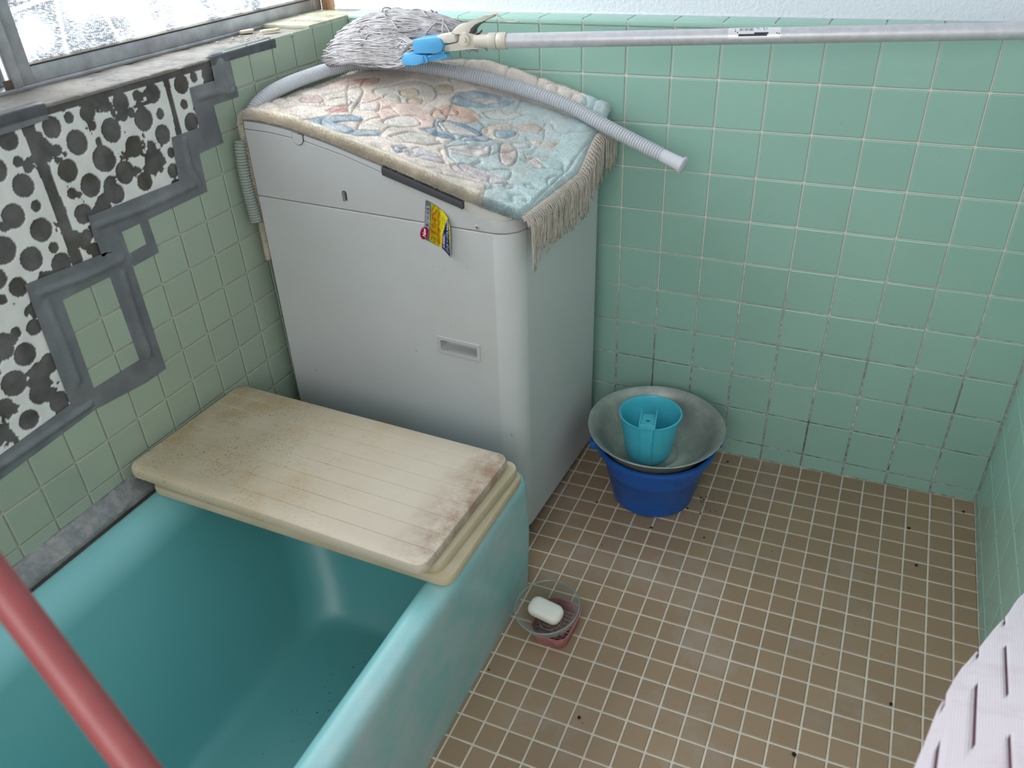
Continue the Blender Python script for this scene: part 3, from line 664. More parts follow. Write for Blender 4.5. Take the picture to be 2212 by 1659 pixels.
# recesses
cut = bm_obj('c', box_bm(-0.184, -0.096, -0.02, 0.030, 0.4725, 0.4975, 0.004, 2), None); cut.matrix_world = MM; bool_cut(body, cut)
bm = bmesh.new(); v = [bm.verts.new((-0.3845 + x, -0.02, z)) for x, z in [(-0.0062, 0.7715), (0.0062, 0.7715)] + [(0.0062 * math.cos(t), 0.789 + 0.006 * math.sin(t)) for t in [PI * k / 8 for k in range(9)]]]
f = bm.faces.new(v); ex = bmesh.ops.extrude_face_region(bm, geom=[f]); bmesh.ops.translate(bm, vec=(0, 0.032, 0), verts=[g for g in ex['geom'] if isinstance(g, bmesh.types.BMVert)])
cut = bm_obj('c', bm, None); cut.matrix_world = MM; bool_cut(house, cut)
for _o in (body, house):
    shade(_o, 28)
    for pl in _o.data.polygons:
        if pl.normal.y < -0.9995 or pl.normal.x > 0.9995: pl.use_smooth = False
# recessed grip frame
fr = box_bm(-0.1925, -0.0885, -0.0025, 0.0005, 0.465, 0.5055, 0.001, 1)
gf = bm_obj('grip_frame', fr, M_wmtop, wm, 30)
cut = bm_obj('c', box_bm(-0.184, -0.096, -0.02, 0.01, 0.4725, 0.4975, 0.003, 2), None); cut.matrix_world = MM; bool_cut(gf, cut)
box('grip_back', -0.186, -0.094, 0.0285, 0.0305, 0.470, 0.500, M_wmtop, wm)
box('slot_back', -0.392, -0.377, 0.0105, 0.012, 0.769, 0.797, M_gap, wm)
# lid pieces above the cap line
A1 = [a for a in AL if a <= -0.284] + [-0.283]
prism('lid', sorted(A1), lambda a: capl(a) + 0.0014, lambda a: top(a), M_wmtop, ins=0.0008, e=0.003)
prism('lid_gap', sorted(A1), lambda a: capl(a) - 0.001, lambda a: capl(a) + 0.002, M_gap, ins=0.002, e=0.0004)
A2 = sorted([a for a in AL if -0.282 < a < -0.108] + [-0.2825, -0.108])
prism('lid_handle', A2, lambda a: capl(a) - 0.001, lambda a: top(a) + 0.0025, M_blk, brange=(-0.0045, MD), e=0.004)
A3 = sorted([a for a in AL if a > -0.107] + [-0.1075])
prism('front_cap', A3, lambda a: capl(a) - 0.0005, lambda a: max(top(a) + 0.0035, capl(a) + 0.004), M_wmlid, ins=0.0035, e=0.006)
# round hinge cover
for nm, r, d, mt in (('hinge_recess', 0.0142, 0.0002, M_gap), ('hinge_cover', 0.0128, 0.0012, M_wmtop)):
    pts = [(-0.4805 + r * math.cos(PI + PI * k / 18), 0.890 + r * math.sin(PI + PI * k / 18)) for k in range(19)] + [(-0.4805 + r, 0.897), (-0.4805 - r, 0.901)]
    extrude_poly(nm, pts, -d, 0.003, 1, mt, wm)
# screw
bm = bmesh.new(); bmesh.ops.create_cone(bm, cap_ends=True, segments=20, radius1=0.0052, radius2=0.0036, depth=0.0024, matrix=Matrix.Translation((-0.080, -0.001, 0.7625)) @ Matrix.Rotation(PI / 2, 4, 'X'))
scw = bm_obj('screw', bm, simple('zinc_screw', (190, 190, 186), 0.4, 0.3), wm, 40)
for s in (0, PI / 2):
    b = box_bm(-0.0024, 0.0024, -0.0006, 0.0006, -0.0004, 0.0004); b.transform(Matrix.Translation((-0.080, -0.0023, 0.7625)) @ Matrix.Rotation(s + 0.3, 4, 'Y')); bm_obj('screw_slot', b, M_gap, scw)
# feet
for a in (-MW + 0.05, -0.06):
    for b in (0.05, MD - 0.05):
        P = MM @ Vector((a, b, 0)); bm = bmesh.new(); hgt = max(0.006, P.z - FZ(P.x, P.y) + 0.004)
        bmesh.ops.create_cone(bm, cap_ends=True, segments=16, radius1=0.02, radius2=0.018, depth=hgt, matrix=Matrix.Translation((a, b, 0.004 - hgt / 2))); bm_obj('foot', bm, M_blk, wm, 40)
# the stuck-on promotional tag
AO = Vector((-0.2050, 0, 0.8055)); AX = (Vector((-0.1239, 0, 0.8161)) - AO) / 1000; AZ = (Vector((-0.2131, 0, 0.7306)) - AO) / 1000
def tg(x, y, lift=0.0):
    P = AO + AX * x + AZ * y; curl = max(0.0, (x - 620) / 360.0); P.y = -0.0009 - 0.010 * curl ** 1.6 - lift; return P
def tag_poly(name, pts, mat, lift, parent, n=26):
    bm = bmesh.new(); f = bm.faces.new([bm.verts.new((x, y, 0)) for x, y in pts]); bmesh.ops.triangulate(bm, faces=[f])
    for _ in range(6):
        es = [e for e in bm.edges if e.calc_length() > 60]
        if not es: break
        bmesh.ops.subdivide_edges(bm, edges=es, cuts=1); bmesh.ops.triangulate(bm, faces=[f for f in bm.faces if len(f.verts) > 3])
    for v in bm.verts: v.co = tg(v.co.x, v.co.y, lift)
    bmesh.ops.solidify(bm, geom=bm.faces[:], thickness=0.0002)
    return bm_obj(name, bm, mat, parent, 60)
FM = {k: simple('print_' + k, c, 0.4) for k, c in dict(yellow=(222, 206, 20), grey=(140, 150, 150), red=(200, 24, 24), navy=(14, 26, 92), white=(240, 240, 240), magenta=(196, 10, 84), green=(96, 120, 30)).items()}
tagr = empty('promotional_sticker'); tagr.matrix_world = MM
tag(tagr, 'yellow advertising sticker with red Japanese lettering on the machine side', 'sticker')
tag_poly('backing', [(190, 95), (240, 88), (370, 160), (520, 250), (700, 380), (830, 500), (890, 600), (950, 760), (975, 1000), (985, 1300), (1000, 1600), (985, 1615), (700, 1420), (400, 1270), (150, 1150), (170, 800)], FM['grey'], 0, tagr)
tag_poly('yellow_panel', [(355, 160), (520, 262), (700, 392), (850, 540), (900, 640), (945, 780), (965, 1000), (975, 1500), (760, 1440), (600, 1370), (400, 1245), (310, 1190), (330, 850), (350, 500)], FM['yellow'], 0.0003, tagr)
tag_poly('navy_panel', [(840, 570), (885, 590), (975, 1540), (960, 1570), (790, 1460), (690, 1400), (670, 1330), (690, 1010), (790, 1000)], FM['navy'], 0.0006, tagr)
tag_poly('badge_rim', [(172 + 128 * math.cos(t) * math.cos(-0.4) - 172 * math.sin(t) * math.sin(0.3), 985 + 178 * math.sin(t) + 40 * math.cos(t)) for t in [2 * PI * k / 30 for k in range(30)]], simple('print_pink', (236, 160, 180), 0.4), 0.0007, tagr)
tag_poly('badge', [(172 + 116 * math.cos(t) * math.cos(-0.4) - 158 * math.sin(t) * math.sin(0.3), 985 + 164 * math.sin(t) + 38 * math.cos(t)) for t in [2 * PI * k / 30 for k in range(30)]], FM['magenta'], 0.0010, tagr)
tag_poly('caption_plate', [(215, 240), (310, 250), (325, 500), (310, 850), (190, 830), (205, 600)], FM['white'], 0.0006, tagr)
def text(name, s, mat, lift, parent, base0, base1, top0, stretch=1.0, extr=0.0):
    # base0->base1: baseline ends on the sticker; top0: where the glyph tops are above base0
    cu = bpy.data.curves.new(name, 'FONT'); cu.body = s; cu.size = 1; cu.offset = extr
    o = bpy.data.objects.new(name, cu); COL.objects.link(o)
    dg = bpy.context.evaluated_depsgraph_get(); dg.update()
    me = bpy.data.meshes.new_from_object(o.evaluated_get(dg)); bpy.data.objects.remove(o); bpy.data.curves.remove(cu)
    if not me.vertices: return None
    xs = [v.co.x for v in me.vertices]; ysv = [v.co.y for v in me.vertices]; x0, x1 = min(xs), max(xs); y0, y1 = min(ysv), max(ysv)
    for v in me.vertices:
        u = (v.co.x - x0) / (x1 - x0); t = (v.co.y - y0) / (y1 - y0)
        sc_ = 1 + (stretch - 1) * u
        px = base0[0] + (base1[0] - base0[0]) * u + (top0[0] - base0[0]) * t * sc_
        py = base0[1] + (base1[1] - base0[1]) * u + (top0[1] - base0[1]) * t * sc_
        v.co = tg(px, py, lift)
    me.materials.clear(); me.materials.append(mat)
    ob = bpy.data.objects.new(name, me); COL.objects.link(ob); ob.parent = parent; return ob
text('headline', 'こすらずに', FM['red'], 0.0008, tagr, (480, 1255), (515, 345), (345, 1180), extr=0.012)
text('second_line', '60秒待つだけ!', FM['red'], 0.0008, tagr, (640, 1290), (632, 430), (535, 1230), extr=0.004)
text('caption', '無力化洗浄', FM['navy'], 0.0011, tagr, (300, 835), (322, 300), (205, 790), extr=0.012)
text('white_caption', '広範囲に', FM['white'], 0.0011, tagr, (775, 1405), (785, 1000), (695, 1345))
text('white_headline', 'シューツ2,300回', FM['white'], 0.0011, tagr, (935, 1510), (880, 620), (800, 1400), stretch=0.35)
text('badge_text', 'New', FM['white'], 0.0014, tagr, (215, 1110), (225, 880), (120, 1050), extr=0.02)
for k, (x, ya, yb) in enumerate(((665, 500, 880), (690, 480, 740), (740, 560, 880), (760, 600, 800), (925, 820, 1200))):
    for q in range(int((yb - ya) / 26)):
        if (q * 7 + k) % 5: tag_poly('small_print', [(x, ya + q * 26), (x + 13, ya + 6 + q * 26), (x + 13, ya + 20 + q * 26), (x, ya + 14 + q * 26)], FM['green'], 0.0007, tagr)

# ------------------------------------------------------------ rug draped over the machine
RUGP = {'teal': [(-0.075, -0.014), (-0.095, 0.068), (-0.152, 0.078), (-0.204, 0.111), (-0.235, 0.15), (-0.239, 0.202), (-0.296, 0.241), (-0.31, 0.314), (-0.315, 0.341), (-0.264, 0.368), (-0.182, 0.385), (-0.057, 0.399), (0.018, 0.385), (-0.011, 0.292), (0.005, -0.001), (-0.063, -0.016)], 'tan': [(-0.58, -0.072), (-0.575, 0.006), (-0.472, -0.008), (-0.367, 0.025), (-0.265, 0.028), (-0.168, 0.034), (-0.096, 0.066), (-0.065, -0.018), (-0.196, -0.049), (-0.355, -0.051), (-0.537, -0.079)], 'b1': [(-0.485, 0.022), (-0.462, 0.072), (-0.434, 0.121), (-0.411, 0.126), (-0.405, 0.104), (-0.421, 0.089), (-0.434, 0.059), (-0.385, 0.064), (-0.352, 0.103), (-0.344, 0.078), (-0.37, 0.042), (-0.409, 0.024), (-0.446, 0.015)], 'b2': [(-0.31, 0.175), (-0.294, 0.206), (-0.317, 0.253), (-0.303, 0.269), (-0.263, 0.277), (-0.216, 0.272), (-0.188, 0.269), (-0.19, 0.24), (-0.222, 0.203), (-0.258, 0.175)], 'b3': [(-0.315, 0.333), (-0.282, 0.359), (-0.224, 0.379), (-0.184, 0.37), (-0.192, 0.35), (-0.244, 0.328), (-0.284, 0.318), (-0.317, 0.319)], 'b3i': [(-0.291, 0.332), (-0.247, 0.353), (-0.205, 0.358), (-0.239, 0.336)], 'b2i': [(-0.304, 0.238), (-0.294, 0.26), (-0.24, 0.26), (-0.207, 0.255), (-0.238, 0.224), (-0.274, 0.21)], 'b4': [(-0.298, 0.057), (-0.283, 0.083), (-0.265, 0.067), (-0.276, 0.039)], 'pk1': [(-0.338, 0.281), (-0.316, 0.309), (-0.283, 0.316), (-0.24, 0.312), (-0.239, 0.3), (-0.263, 0.277), (-0.294, 0.267), (-0.322, 0.253)], 'pk1i': [(-0.32, 0.29), (-0.296, 0.305), (-0.286, 0.294), (-0.31, 0.28)], 'pk2': [(-0.484, 0.101), (-0.479, 0.157), (-0.454, 0.129), (-0.468, 0.104)], 'pk3': [(-0.57, 0.298), (-0.544, 0.32), (-0.514, 0.329), (-0.499, 0.32), (-0.509, 0.297), (-0.552, 0.287)], 'pk4': [(-0.575, 0.139), (-0.556, 0.171), (-0.524, 0.143), (-0.546, 0.109)], 'pe1': [(-0.403, 0.289), (-0.377, 0.301), (-0.377, 0.286), (-0.401, 0.279)], 'pe2': [(-0.367, 0.344), (-0.336, 0.356), (-0.322, 0.338), (-0.354, 0.327)], 'l0': [(-0.221, 0.282), (-0.198, 0.307), (-0.168, 0.318), (-0.146, 0.309), (-0.143, 0.294), (-0.171, 0.27), (-0.204, 0.265)], 'l0i': [(-0.191, 0.292), (-0.162, 0.306), (-0.148, 0.303), (-0.165, 0.284), (-0.184, 0.279)], 'l1': [(-0.156, 0.32), (-0.115, 0.336), (-0.099, 0.334), (-0.104, 0.321), (-0.139, 0.312)], 'l2': [(-0.125, 0.301), (-0.093, 0.307), (-0.052, 0.319), (-0.066, 0.303), (-0.105, 0.294)], 'l3': [(-0.162, 0.252), (-0.154, 0.271), (-0.126, 0.258), (-0.104, 0.205), (-0.105, 0.172), (-0.128, 0.186)], 'l4': [(-0.112, 0.263), (-0.077, 0.253), (-0.047, 0.234), (-0.054, 0.221), (-0.086, 0.228)], 'l5': [(-0.148, 0.276), (-0.122, 0.294), (-0.106, 0.287), (-0.127, 0.268)], 'g1': [(-0.228, 0.145), (-0.206, 0.197), (-0.172, 0.23), (-0.155, 0.19), (-0.176, 0.142), (-0.212, 0.126)], 'g2': [(-0.181, 0.078), (-0.168, 0.107), (-0.113, 0.117), (-0.069, 0.11), (-0.083, 0.082), (-0.134, 0.066), (-0.164, 0.063)], 'g3': [(-0.281, 0.059), (-0.263, 0.097), (-0.213, 0.098), (-0.192, 0.076), (-0.223, 0.059), (-0.258, 0.05)], 'c1': [(-0.377, 0.142), (-0.373, 0.197), (-0.346, 0.219), (-0.32, 0.192), (-0.343, 0.144)], 'c2': [(-0.328, 0.093), (-0.317, 0.144), (-0.286, 0.164), (-0.239, 0.158), (-0.258, 0.117), (-0.299, 0.089)], 'c3': [(-0.488, 0.28), (-0.434, 0.335), (-0.369, 0.338), (-0.353, 0.308), (-0.398, 0.273), (-0.454, 0.258)], 'c3i': [(-0.435, 0.304), (-0.406, 0.32), (-0.391, 0.309), (-0.418, 0.291)], 'c4': [(-0.522, 0.128), (-0.512, 0.19), (-0.482, 0.188), (-0.477, 0.142)], 'c5': [(-0.549, 0.268), (-0.508, 0.266), (-0.464, 0.175), (-0.448, 0.128)], 'c6': [(-0.239, 0.319), (-0.204, 0.338), (-0.146, 0.347), (-0.172, 0.326), (-0.218, 0.312)], 'c7': [(-0.478, 0.21), (-0.437, 0.225), (-0.415, 0.185), (-0.44, 0.154)]}
def Sb(b):
    t = np.clip((b - 0.26) / 0.12, 0, 1); return t * t * (3 - 2 * t)
def Wb(a, b):
    t = np.clip((b - 0.408) / 0.042, 0, 1); return t * t * (3 - 2 * t) * np.interp(a, [-.6, -.42, -.3], [0.0, 0.012, 0.036])
def RRa(a): return np.interp(a, [-.65, -.58, -.48, -.37, -.25, -.1, .0], [0, .01, .03, .045, .055, .06, .055])
TX, TY = np.array(TOPX), np.array(TOPY)
A_R, A_L, CR = 0.010, -0.612, 0.022
S1 = A_R - A_L; S2 = S1 + CR * PI / 2; S3 = S2 + 0.30
def rug_pos(s, b, off):
    # centre line (off = 0 is the underside), returns point and normal in machine coordinates
    s = np.asarray(s, float); b = np.asarray(b, float)
    a = A_R - s; ct = np.interp(a, TX, TY) + 0.0045 + RRa(a) * Sb(b) + Wb(a, b)
    P = np.stack([a, b, ct], -1); N = np.zeros_like(P)
    sl = np.interp(a + 0.01, TX, TY) - np.interp(a - 0.01, TX, TY); N[..., 0] = -sl / 0.02; N[..., 2] = 1
    N /= np.linalg.norm(N, axis=-1, keepdims=True)
    c0 = np.interp(A_L, TX, TY) + 0.003
    m2 = (s > S1) & (s <= S2); th = (s - S1) / CR
    rad = 0.010
    P2 = np.stack([A_L - rad * np.sin(th), b, c0 - rad + rad * np.cos(th)], -1); N2 = np.stack([-np.sin(th), 0 * th, np.cos(th)], -1)
    m3 = s > S2
    P3 = np.stack([np.full_like(s, A_L - rad) - 0.0, b, c0 - rad - (s - S2)], -1); N3 = np.stack([-np.ones_like(s), 0 * s, 0 * s], -1)
    P = np.where(m2[..., None], P2, P); N = np.where(m2[..., None], N2, N)
    P = np.where(m3[..., None], P3, P); N = np.where(m3[..., None], N3, N)
    offv = np.where(s > S1, np.minimum(off, 0.0155), off)
    return P + N * np.asarray(offv)[..., None], N
cream, tan, teal = (226, 217, 208), (230, 221, 205), (190, 208, 208)
PCOL = dict(teal=teal, tan=tan, b1=(156, 184, 204), b2=(126, 162, 186), b3=(146, 176, 192), b3i=(200, 194, 190), b2i=(208, 202, 196), b4=(140, 160, 190), pk1=(226, 186, 164), pk1i=(222, 164, 142),
            pk2=(226, 168, 158), pk3=(228, 168, 150), pk4=(222, 194, 188), pe1=(228, 200, 164), pe2=(226, 204, 176), l0=(214, 204, 188), l0i=(150, 184, 204), l1=(206, 190, 178), l2=(208, 194, 182), l3=(204, 186, 178),
            l4=(212, 194, 186), l5=(160, 182, 196), g1=(204, 196, 198), g2=(208, 198, 204), g3=(206, 202, 208), c1=(224, 216, 206), c2=(220, 212, 202), c3=(226, 218, 206), c3i=(226, 206, 176), c4=(226, 214, 204), c5=(224, 212, 202), c6=(200, 206, 200), c7=(226, 212, 206))
PCOL = {k: tuple(0.78 * c + 0.22 * sum(v) / 3 - 6 for c in v) for k, v in PCOL.items()}
ORDER = ['teal', 'tan', 'c5', 'c4', 'c3', 'c3i', 'c1', 'c2', 'c6', 'c7', 'b1', 'b2', 'b2i', 'b3', 'b3i', 'b4', 'pk4', 'pk2', 'pk3', 'pe1', 'pe2', 'pk1', 'pk1i', 'g3', 'g1', 'g2', 'l0', 'l0i', 'l1', 'l2', 'l3', 'l4', 'l5']
def smooth_poly(p, n=5):
    P = p[-1:] + p + p[:2]; out = []
    for i in range(1, len(P) - 2):
        a, b, c, d = [np.array(q) for q in (P[i - 1], P[i], P[i + 1], P[i + 2])]
        for k in range(n):
            t = k / n; out.append(tuple(0.5 * ((2 * b) + (c - a) * t + (2 * a - 5 * b + 4 * c - d) * t * t + (3 * b - a - 3 * c + d) * t ** 3)))
    return out
RUGS = {k: (smooth_poly(v) if k[:2] in ('pk', 'pe', 'c1', 'c3', 'c4', 'c5', 'l0', 'l3') else v) for k, v in RUGP.items()}
def rug_color(s, b):
    a = A_R - s; sh = s.shape
    col = np.empty(sh + (3,)); col[:] = lin(cream)
    wob_a = a + 0.006 * (fbm(a + 2, b + 2, 30, 51, 3) - 0.5); wob_b = b + 0.006 * (fbm(a + 2, b + 2, 30, 52, 3) - 0.5)
    pk = np.clip((fbm(a + 2, b + 2, 9, 53, 3) - 0.52) * 5, 0, 1)[..., None] * (a < -0.3)[..., None]
    col = col * (1 - pk * 0.5) + np.array(lin((220, 188, 178))) * pk * 0.5
    for k in ORDER:
        m = inpoly(wob_a, wob_b, RUGS[k]); w_ = (0.10 + 0.42 * np.clip((fbm(wob_a[m] * 1.0 + 3, wob_b[m] * 2.2 + 3, 26, 70 + len(k), 3) - 0.44) * 6, 0, 1))[:, None] if k not in ('teal', 'tan') else 0.12; col[m] = np.array(lin(PCOL[k])) * (1 - w_) + w_ * np.array(lin((226, 222, 216)))
    col[(a > -0.055) & (b > 0.0)] = np.array(lin(teal)); front = b < 0.020 + 0.006 * np.sin(a * 9); m = front & (a < -0.085); col[m] = lin(tan)
    m = s > S1; col[m] = lin((214, 206, 186))
    v = fbm(a + 2, b + 2, 40, 54, 4)[..., None]; dirt = np.clip((fbm(a + 2, b + 2, 12, 55, 4) - 0.55) * 5, 0, 1)[..., None]
    return col * (0.86 + 0.26 * v) * (1 - 0.18 * dirt)
def edge_dist(a, b):
    d = np.full(a.shape, 1.0)
    for k in ORDER:
        p = RUGS[k]; xs = [q[0] for q in p]; yy = [q[1] for q in p]
        box_ = (a > min(xs) - .01) & (a < max(xs) + .01) & (b > min(yy) - .01) & (b < max(yy) + .01)
        if not box_.any(): continue
        A, B = a[box_], b[box_]; D = d[box_]
        for i in range(len(p)):
            x1, y1 = p[i]; x2, y2 = p[(i + 1) % len(p)]; L = (x2 - x1) ** 2 + (y2 - y1) ** 2 + 1e-12
            t = np.clip(((A - x1) * (x2 - x1) + (B - y1) * (y2 - y1)) / L, 0, 1)
            D = np.minimum(D, np.hypot(A - x1 - t * (x2 - x1), B - y1 - t * (y2 - y1)))
        d[box_] = D
    # carved veins between the motifs
    vein = np.abs(fbm(a + 2, b + 2, 16, 61, 2) - 0.5) * 0.06
    return np.minimum(d, vein + 0.0008 + 0.02 * (b < 0.03))
B0, B1 = 0.0015, 0.466
def pile_h(s, b):
    a = A_R - s; e = edge_dist(a, b)
    h = 0.0170 - 0.0060 * np.exp(-(e / 0.0022) ** 2) + 0.0022 * (fbm(a + 2, b + 2, 60, 56, 3) - 0.5) + 0.002 * (fbm(a + 2, b + 2, 22, 57, 3) - 0.5)
    eb = np.minimum(b - B0, B1 - b); es = np.minimum(s, S3 - s); k = np.minimum(eb, es)
    return h * np.sqrt(np.clip(k / 0.010, 0.0, 1)) * np.where(s > S1, 0.95, 1)
st = 0.0022
sg = np.arange(0, S3 + 1e-6, st); bg = np.linspace(B0, B1, int((B1 - B0) / st)); Sg, Bg = np.meshgrid(sg, bg, indexing='ij')
Hg = pile_h(Sg, Bg); Pg, Ng = rug_pos(Sg, Bg, Hg); Pg2, _ = rug_pos(Sg, Bg, np.zeros_like(Hg))
rug = empty('flower_rug'); rug.matrix_world = MM
tag(rug, 'fringed pastel flower rug draped over the washing machine top', 'rug')
M_pile = attr_mat('wool_pile', 0.95, None, 0.1, 0.25)
idx = np.arange(Sg.size).reshape(Sg.shape)
F = np.stack([idx[:-1, :-1], idx[1:, :-1], idx[1:, 1:], idx[:-1, 1:]], -1).reshape(-1, 4)
body_r = mesh_obj('pile', Pg.reshape(-1, 3), F, M_pile, rug, True)
ca = body_r.data.color_attributes.new('Col', 'FLOAT_COLOR', 'POINT'); cg = rug_color(Sg, Bg) * 0.9
ca.data.foreach_set('color', np.concatenate([cg, np.ones(Sg.shape + (1,))], -1).astype(np.float32).ravel())
s2 = slice(None, None, 4); Sk, Bk = Sg[s2, s2], Bg[s2, s2]; Pb, _ = rug_pos(Sk, Bk, np.zeros_like(Sk)); ix = np.arange(Sk.size).reshape(Sk.shape)
F = np.stack([ix[:-1, :-1], ix[:-1, 1:], ix[1:, 1:], ix[1:, :-1]], -1).reshape(-1, 4)
mesh_obj('backing', Pb.reshape(-1, 3), F, simple('rug_backing', (188, 174, 146), 0.95, var=0.2, scale=60), rug, True)
# wool fibres
NF = 210000
fs_ = rng.random(NF) * S3; fb = B0 + rng.random(NF) * (B1 - B0)
ne = 26000; fb[:ne] = B0 + rng.random(ne) ** 2 * 0.012
fb[ne:ne + 6000] = B1 - rng.random(6000) ** 2 * 0.01
fh = pile_h(fs_, fb); P, N = rug_pos(fs_, fb, fh * 0.86)
col = rug_color(fs_, fb)
lean = rng.normal(0, 0.42, (NF, 3)); edge_k = np.clip(1 - (fb - B0) / 0.012, 0, 1)[:, None]
lean[:, 1:2] -= edge_k * 1.1; lean[:, 2:3] -= edge_k * 0.2
d = N + lean; d /= np.linalg.norm(d, axis=1, keepdims=True)
Lf = (0.0042 + 0.0030 * rng.random(NF))[:, None] * (1 + 0.5 * edge_k)
sd = np.cross(d, rng.normal(0, 1, (NF, 3))); sd /= np.linalg.norm(sd, axis=1, keepdims=True)
wf = 0.00042
V = np.stack([P - sd * wf, P + sd * wf, P + d * Lf], 1).reshape(-1, 3); F = np.arange(NF * 3).reshape(-1, 3)
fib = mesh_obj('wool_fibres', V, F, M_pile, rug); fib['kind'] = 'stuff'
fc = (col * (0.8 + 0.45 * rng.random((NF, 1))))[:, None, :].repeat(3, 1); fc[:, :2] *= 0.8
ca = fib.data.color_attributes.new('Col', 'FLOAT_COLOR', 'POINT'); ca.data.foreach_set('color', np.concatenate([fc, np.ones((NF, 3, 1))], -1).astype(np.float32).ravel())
# braided end band and fringe
M_fr = simple('fringe_cotton', (196, 188, 176), 0.95, var=0.15, scale=80)
def edgeP(b): 
    c = float(np.interp(A_R, TX, TY)) + 0.006 + float(RRa(A_R) * Sb(b)); return c
tubes('end_band', [([(A_R + 0.002, b, edgeP(b) + 0.003) for b in np.linspace(B0 + 0.004, B1 - 0.02, 60)], 0.0042), ([(A_R + 0.006, b, edgeP(b)) for b in np.linspace(B0 + 0.004, B1 - 0.02, 60)], 0.0034)], M_fr, rug, 6)
runs = []
nt = 58
for k in range(nt):
    b0 = B0 + 0.008 + (B1 - B0 - 0.03) * k / (nt - 1); c0 = edgeP(b0); LL = 0.080 + random.uniform(-0.012, 0.010) + 0.018 * (k < 3)
    drift = random.gauss(0, 0.006)
    for q in range(7):
        x0 = 0.0; L = LL * random.uniform(0.82, 1.06); dx = random.uniform(0.004, 0.012); db = drift + random.gauss(0, 0.0045); ph = random.uniform(0, 6); am = random.uniform(0.0008, 0.0022)
        pts = []
        for i in range(9):
            t = i / 8; down = L * t
            pts.append((A_R + 0.004 + min(0.012, 0.016 * math.sin(min(1, t * 3) * PI / 2)) * 1 + dx * (0.3 if t < .2 else 0.5) * (1 - 0.4 * t) + am * math.sin(ph + t * 9), b0 + db * t ** 1.3 + am * math.cos(ph + t * 11) + random.gauss(0, 0.0004), c0 + 0.004 * (1 - t) - down * (0.35 + 0.65 * min(1, t * 2)) if t < .5 else c0 - down))
        runs.append((pts, 0.00095))
    runs.append(([(A_R + 0.002, b0, c0 + 0.006), (A_R + 0.009, b0, c0 + 0.004), (A_R + 0.013, b0, c0 - 0.006), (A_R + 0.013, b0 + drift * .1, c0 - 0.014)], 0.0026))
fr_o = tubes('fringe', runs, M_fr, rug, 4); fr_o['kind'] = 'stuff'

# ------------------------------------------------------------ hoses
def hose_mat(name, c, tr):
    m = NT(name); m.rough(0.3); m.base(rgba(c)); m.b.inputs['Subsurface Weight'].default_value = 0.0
    t = m.n('ShaderNodeBsdfTranslucent'); t.inputs[0].default_value = rgba(c)
    ms = m.n('ShaderNodeMixShader'); ms.inputs[0].default_value = tr; m.l(m.b.outputs[0], ms.inputs[1]); m.l(t.outputs[0], ms.inputs[2]); m.l(ms.outputs[0], m.t.nodes['Material Output'].inputs[0]); return m.m
M_hose = hose_mat('milky_hose_plastic', (226, 229, 234), 0.30); M_hose2 = hose_mat('dull_hose_plastic', (186, 196, 188), 0.45)
def resample(pts, step):
    P = catmull(pts, 40); out = [P[0]]; acc = 0
    for a, b in zip(P, P[1:]):
        L = (b - a).length
        while acc + L >= step:
            t = (step - acc) / L; a = a + (b - a) * t; out.append(a.copy()); L = (b - a).length; acc = 0
        acc += L
    return out
def corrugated(name, pts, r, parent, mat, pitch=0.0060):
    P = resample(pts, pitch / 5); ring = [1.0, 1.0, 0.90, 0.76, 0.90]
    return tube(name, P, lambda i: r * ring[i % 5], mat, parent, 20)
hs = empty('drain_hose'); hs.matrix_world = MM
tag(hs, 'long pale corrugated hose lying across the rug, its end in the air', 'hose')
hp = [(-.640, .025, .855), (-.640, .035, .895), (-.634, .06, .924), (-.628, .10, .942), (-.622, .15, .951), (-.622, .22, .954), (-.612, .30, .957), (-.570, .345, .962), (-.483, .365, .962), (-.372, .38, .954), (-.25, .387, .938), (-.137, .39, .917), (-.05, .39, .894), (.02, .38, .869), (.105, .37, .8405), (.158, .363, .824)]
corrugated('corrugated_tube', hp, 0.0152, hs, M_hose)
d = (Vector((.231, .352, .8015)) - Vector((.158, .363, .824))).normalized(); q = Vector((.158, .363, .824))
tube('cuff', [q - d * 0.003, q + d * 0.004, q + d * 0.030, q + d * 0.049, q + d * 0.050, q + d * 0.054, q + d * 0.0545], lambda i: [0.0125, 0.0135, 0.0140, 0.0148, 0.0185, 0.0185, 0.0178][i], M_hose, hs, 28)
h2 = empty('second_hose'); h2.matrix_world = MM
tag(h2, 'grey see-through corrugated hose hanging between the machine and the tiled wall', 'hose')
corrugated('corrugated_tube', [(-.628, -.012, .700), (-.630, -.014, .76), (-.632, -.013, .81), (-.632, -.010, .850), (-.633, -.004, .872)], 0.0125, h2, M_hose2, 0.0060)

